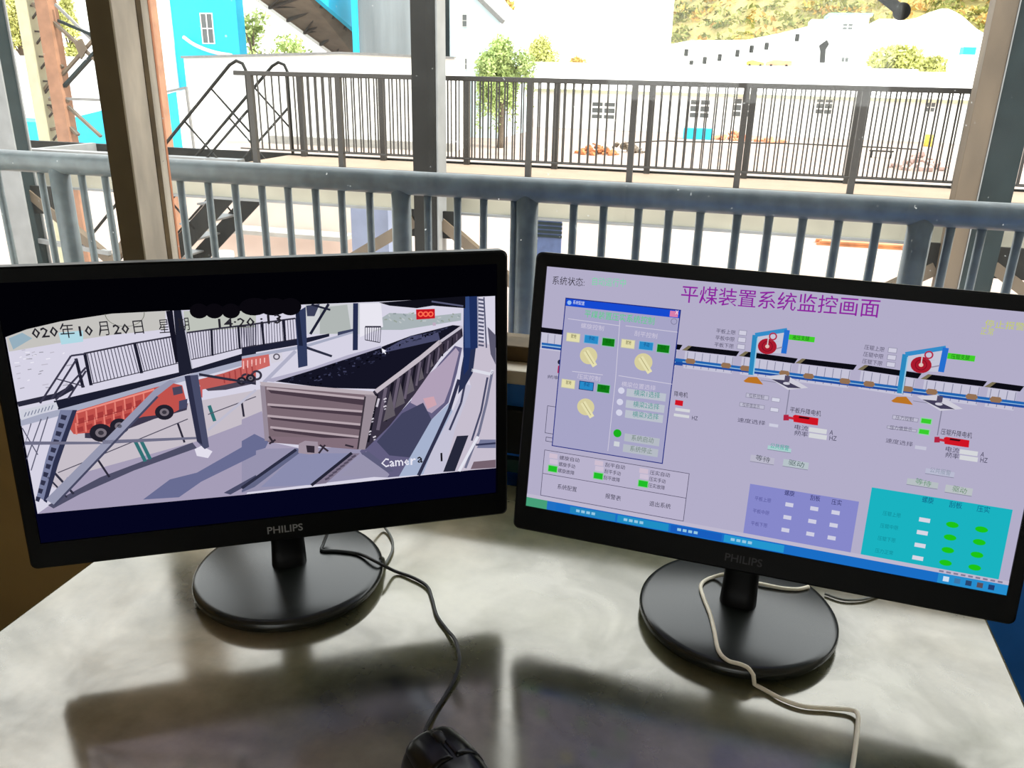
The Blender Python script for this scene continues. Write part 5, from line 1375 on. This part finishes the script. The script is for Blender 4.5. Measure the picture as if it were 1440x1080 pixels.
heap(878, 214, 1.0, 34, M_tansteel, 'pale_rubble', 'pale rubble heap beside the rust-brown scrap', 32)
heap(1032, 197, 1.1, 46, M_orange, 'orange_scrap', 'orange-brown scrap beside the turquoise crate', 33)
heap(1084, 200, 0.8, 30, M_orange, 'orange_planks', 'orange planks lying right of the turquoise crate', 34, (1.5,1,0.5))
heap(990, 192, 0.6, 20, M_red, 'red_machine_parts', 'small red machine parts behind the turquoise crate', 35, (1,1,1.4))
heap(1293, 238, 1.3, 50, M_mound, 'earth_mound', 'pinkish-grey earth mound near the tan column', 36, (1.3, 1, 1.0), 'mound')
c_ = on_ground(1304, 206)
tag(MB().lathe([(0,0),(0.28,0),(0.30,0.02),(0.30,0.9),(0.28,0.92),(0,0.92)], (c_.x, c_.y, ZG), 20).build('yellow_drum', M_yellow), 'yellow drum standing in the yard near the tan column', 'drum')
c_ = on_ground(1238, 222)
bn = empty('grey_bench', (c_.x, c_.y, ZG), 'grey bench standing on the yard', 'bench')
MB().box(c_.x-0.75, c_.x+0.75, c_.y-0.2, c_.y+0.2, ZG+0.40, ZG+0.48).build('seat', M_steel, bn)
for sx in (-0.6, 0.6): MB().box(c_.x+sx-0.05, c_.x+sx+0.05, c_.y-0.16, c_.y+0.16, ZG, ZG+0.40).build('leg', M_steel, bn)
hs = catmull([on_ground(x, y)+Vector((0,0,0.05)) for x, y in ((880,202),(930,199),(960,200),(1060,202),(1120,203),(1180,206),(1235,208),(1290,211))], 5)
tag(MB().tube(hs, 0.05, 6).build('dark_hose', M_steel), 'dark hose lying across the yard in front of the long house', 'hose')

# under the walkway
def wallpx(px0, px1, ptop, Y, depth, name, m, label, cat, **k): return tag(block(px0, px1, ptop, Y, depth, name, m, **k), label, cat)
rw = tag(block(255, 560, 284, 17, 0.5, 'retaining_wall', M_pink, pxy=320), 'pinkish low retaining wall under the walkway, left of the middle column', 'wall')
cp = tag(block(255, 482, 326, 16.2, 0.6, 'ledge_beam', M_conc, pxy=320, bottom=at(400, 334, 16.2).z), 'grey ledge beam along the pinkish retaining wall', 'beam')
rep_b = block(494, 546, 288, 14, 0.25, 'blue_board', M_bluedoor, pxy=320); tag(rep_b, 'faded blue board standing under the walkway near the middle column', 'board')
c_ = at(316, 372, 9.5)
tag(MB().lathe([(0, 0), (0.13, 0), (0.13, c_.z+0.17-ZG), (0.115, c_.z+0.17-ZG), (0.105, c_.z+0.15-ZG), (0, c_.z+0.15-ZG)], (c_.x, 9.5, ZG), 24).build('white_pipe_stub', M_white), 'short white pipe end under the left part of the walkway', 'pipe')
q = [at(752, 304, 20), at(789, 336, 20)]
gate = empty('blue_gate', ((q[0].x+q[1].x)/2, 20, ZG), 'small blue louvred gate on the yard under the walkway', 'gate')
MB().box(q[0].x, q[1].x, 20, 20.08, ZG, q[0].z).build('panel', mat('gate_blue', (70, 86, 122), rough=0.7), gate)
for k in range(5):
    z = q[1].z+(q[0].z-q[1].z)*(k+0.5)/5
    MB().box(q[0].x-0.02, q[1].x+0.02, 19.96, 20, z-0.03, z+0.03).build('slat', M_bluesteel, gate)
random.seed(41)
c0 = on_ground(1148, 344); c1 = on_ground(1280, 352)
for i in range(7):
    d = c1-c0; o = Vector((0, 0.16*(i % 4), 0.05+0.07*(i//4)))
    a = c0+o+d*(0.03*(i % 3)); b_ = c1+o*1.0+d*(-0.05*((i+1) % 3))
    a.z = b_.z = ZG+o.z-0.02
    tag(MB().bar(a, b_, 0.13, 0.06).build('rusty_plank', (M_rust, M_orange)[i % 2]), 'long rust-coloured plank in the stack lying on the yard under the walkway', 'plank', group='rusty planks stacked under the walkway')
tag(MB().box(-12, 8, 7.35, 7.9, ZG, ZG+0.35).build('track_kerb', M_conc), 'concrete kerb under the track columns', 'kerb', kind='structure')

# black lamp arm reaching down outside, top right
p0 = at(1268, 16, 1.55)
la = empty('lamp_arm', p0, 'black rod with a round tip hanging down at the top right of the window', 'rod')
pts = [p0, at(1252, 3, 1.55), at(1215, -26, 1.55)]
e = pts[2]; d = (pts[2]-pts[0]).normalized()
pts.append(pts[0]+d*((2.5-pts[0].z)/d.z))
MB().tube(pts[:3]+[Vector((pts[3].x*0.6+e.x*0.4, 1.55, 2.3)), Vector((pts[3].x*0.6+e.x*0.4, 1.55, 2.905))], 0.0085, 10).build('rod', M_matte, la)
b = MB(); b.blob((p0.x, p0.y, p0.z), 0.0135, 3, 0.0); b.build('tip', M_matte, la, smooth=True)
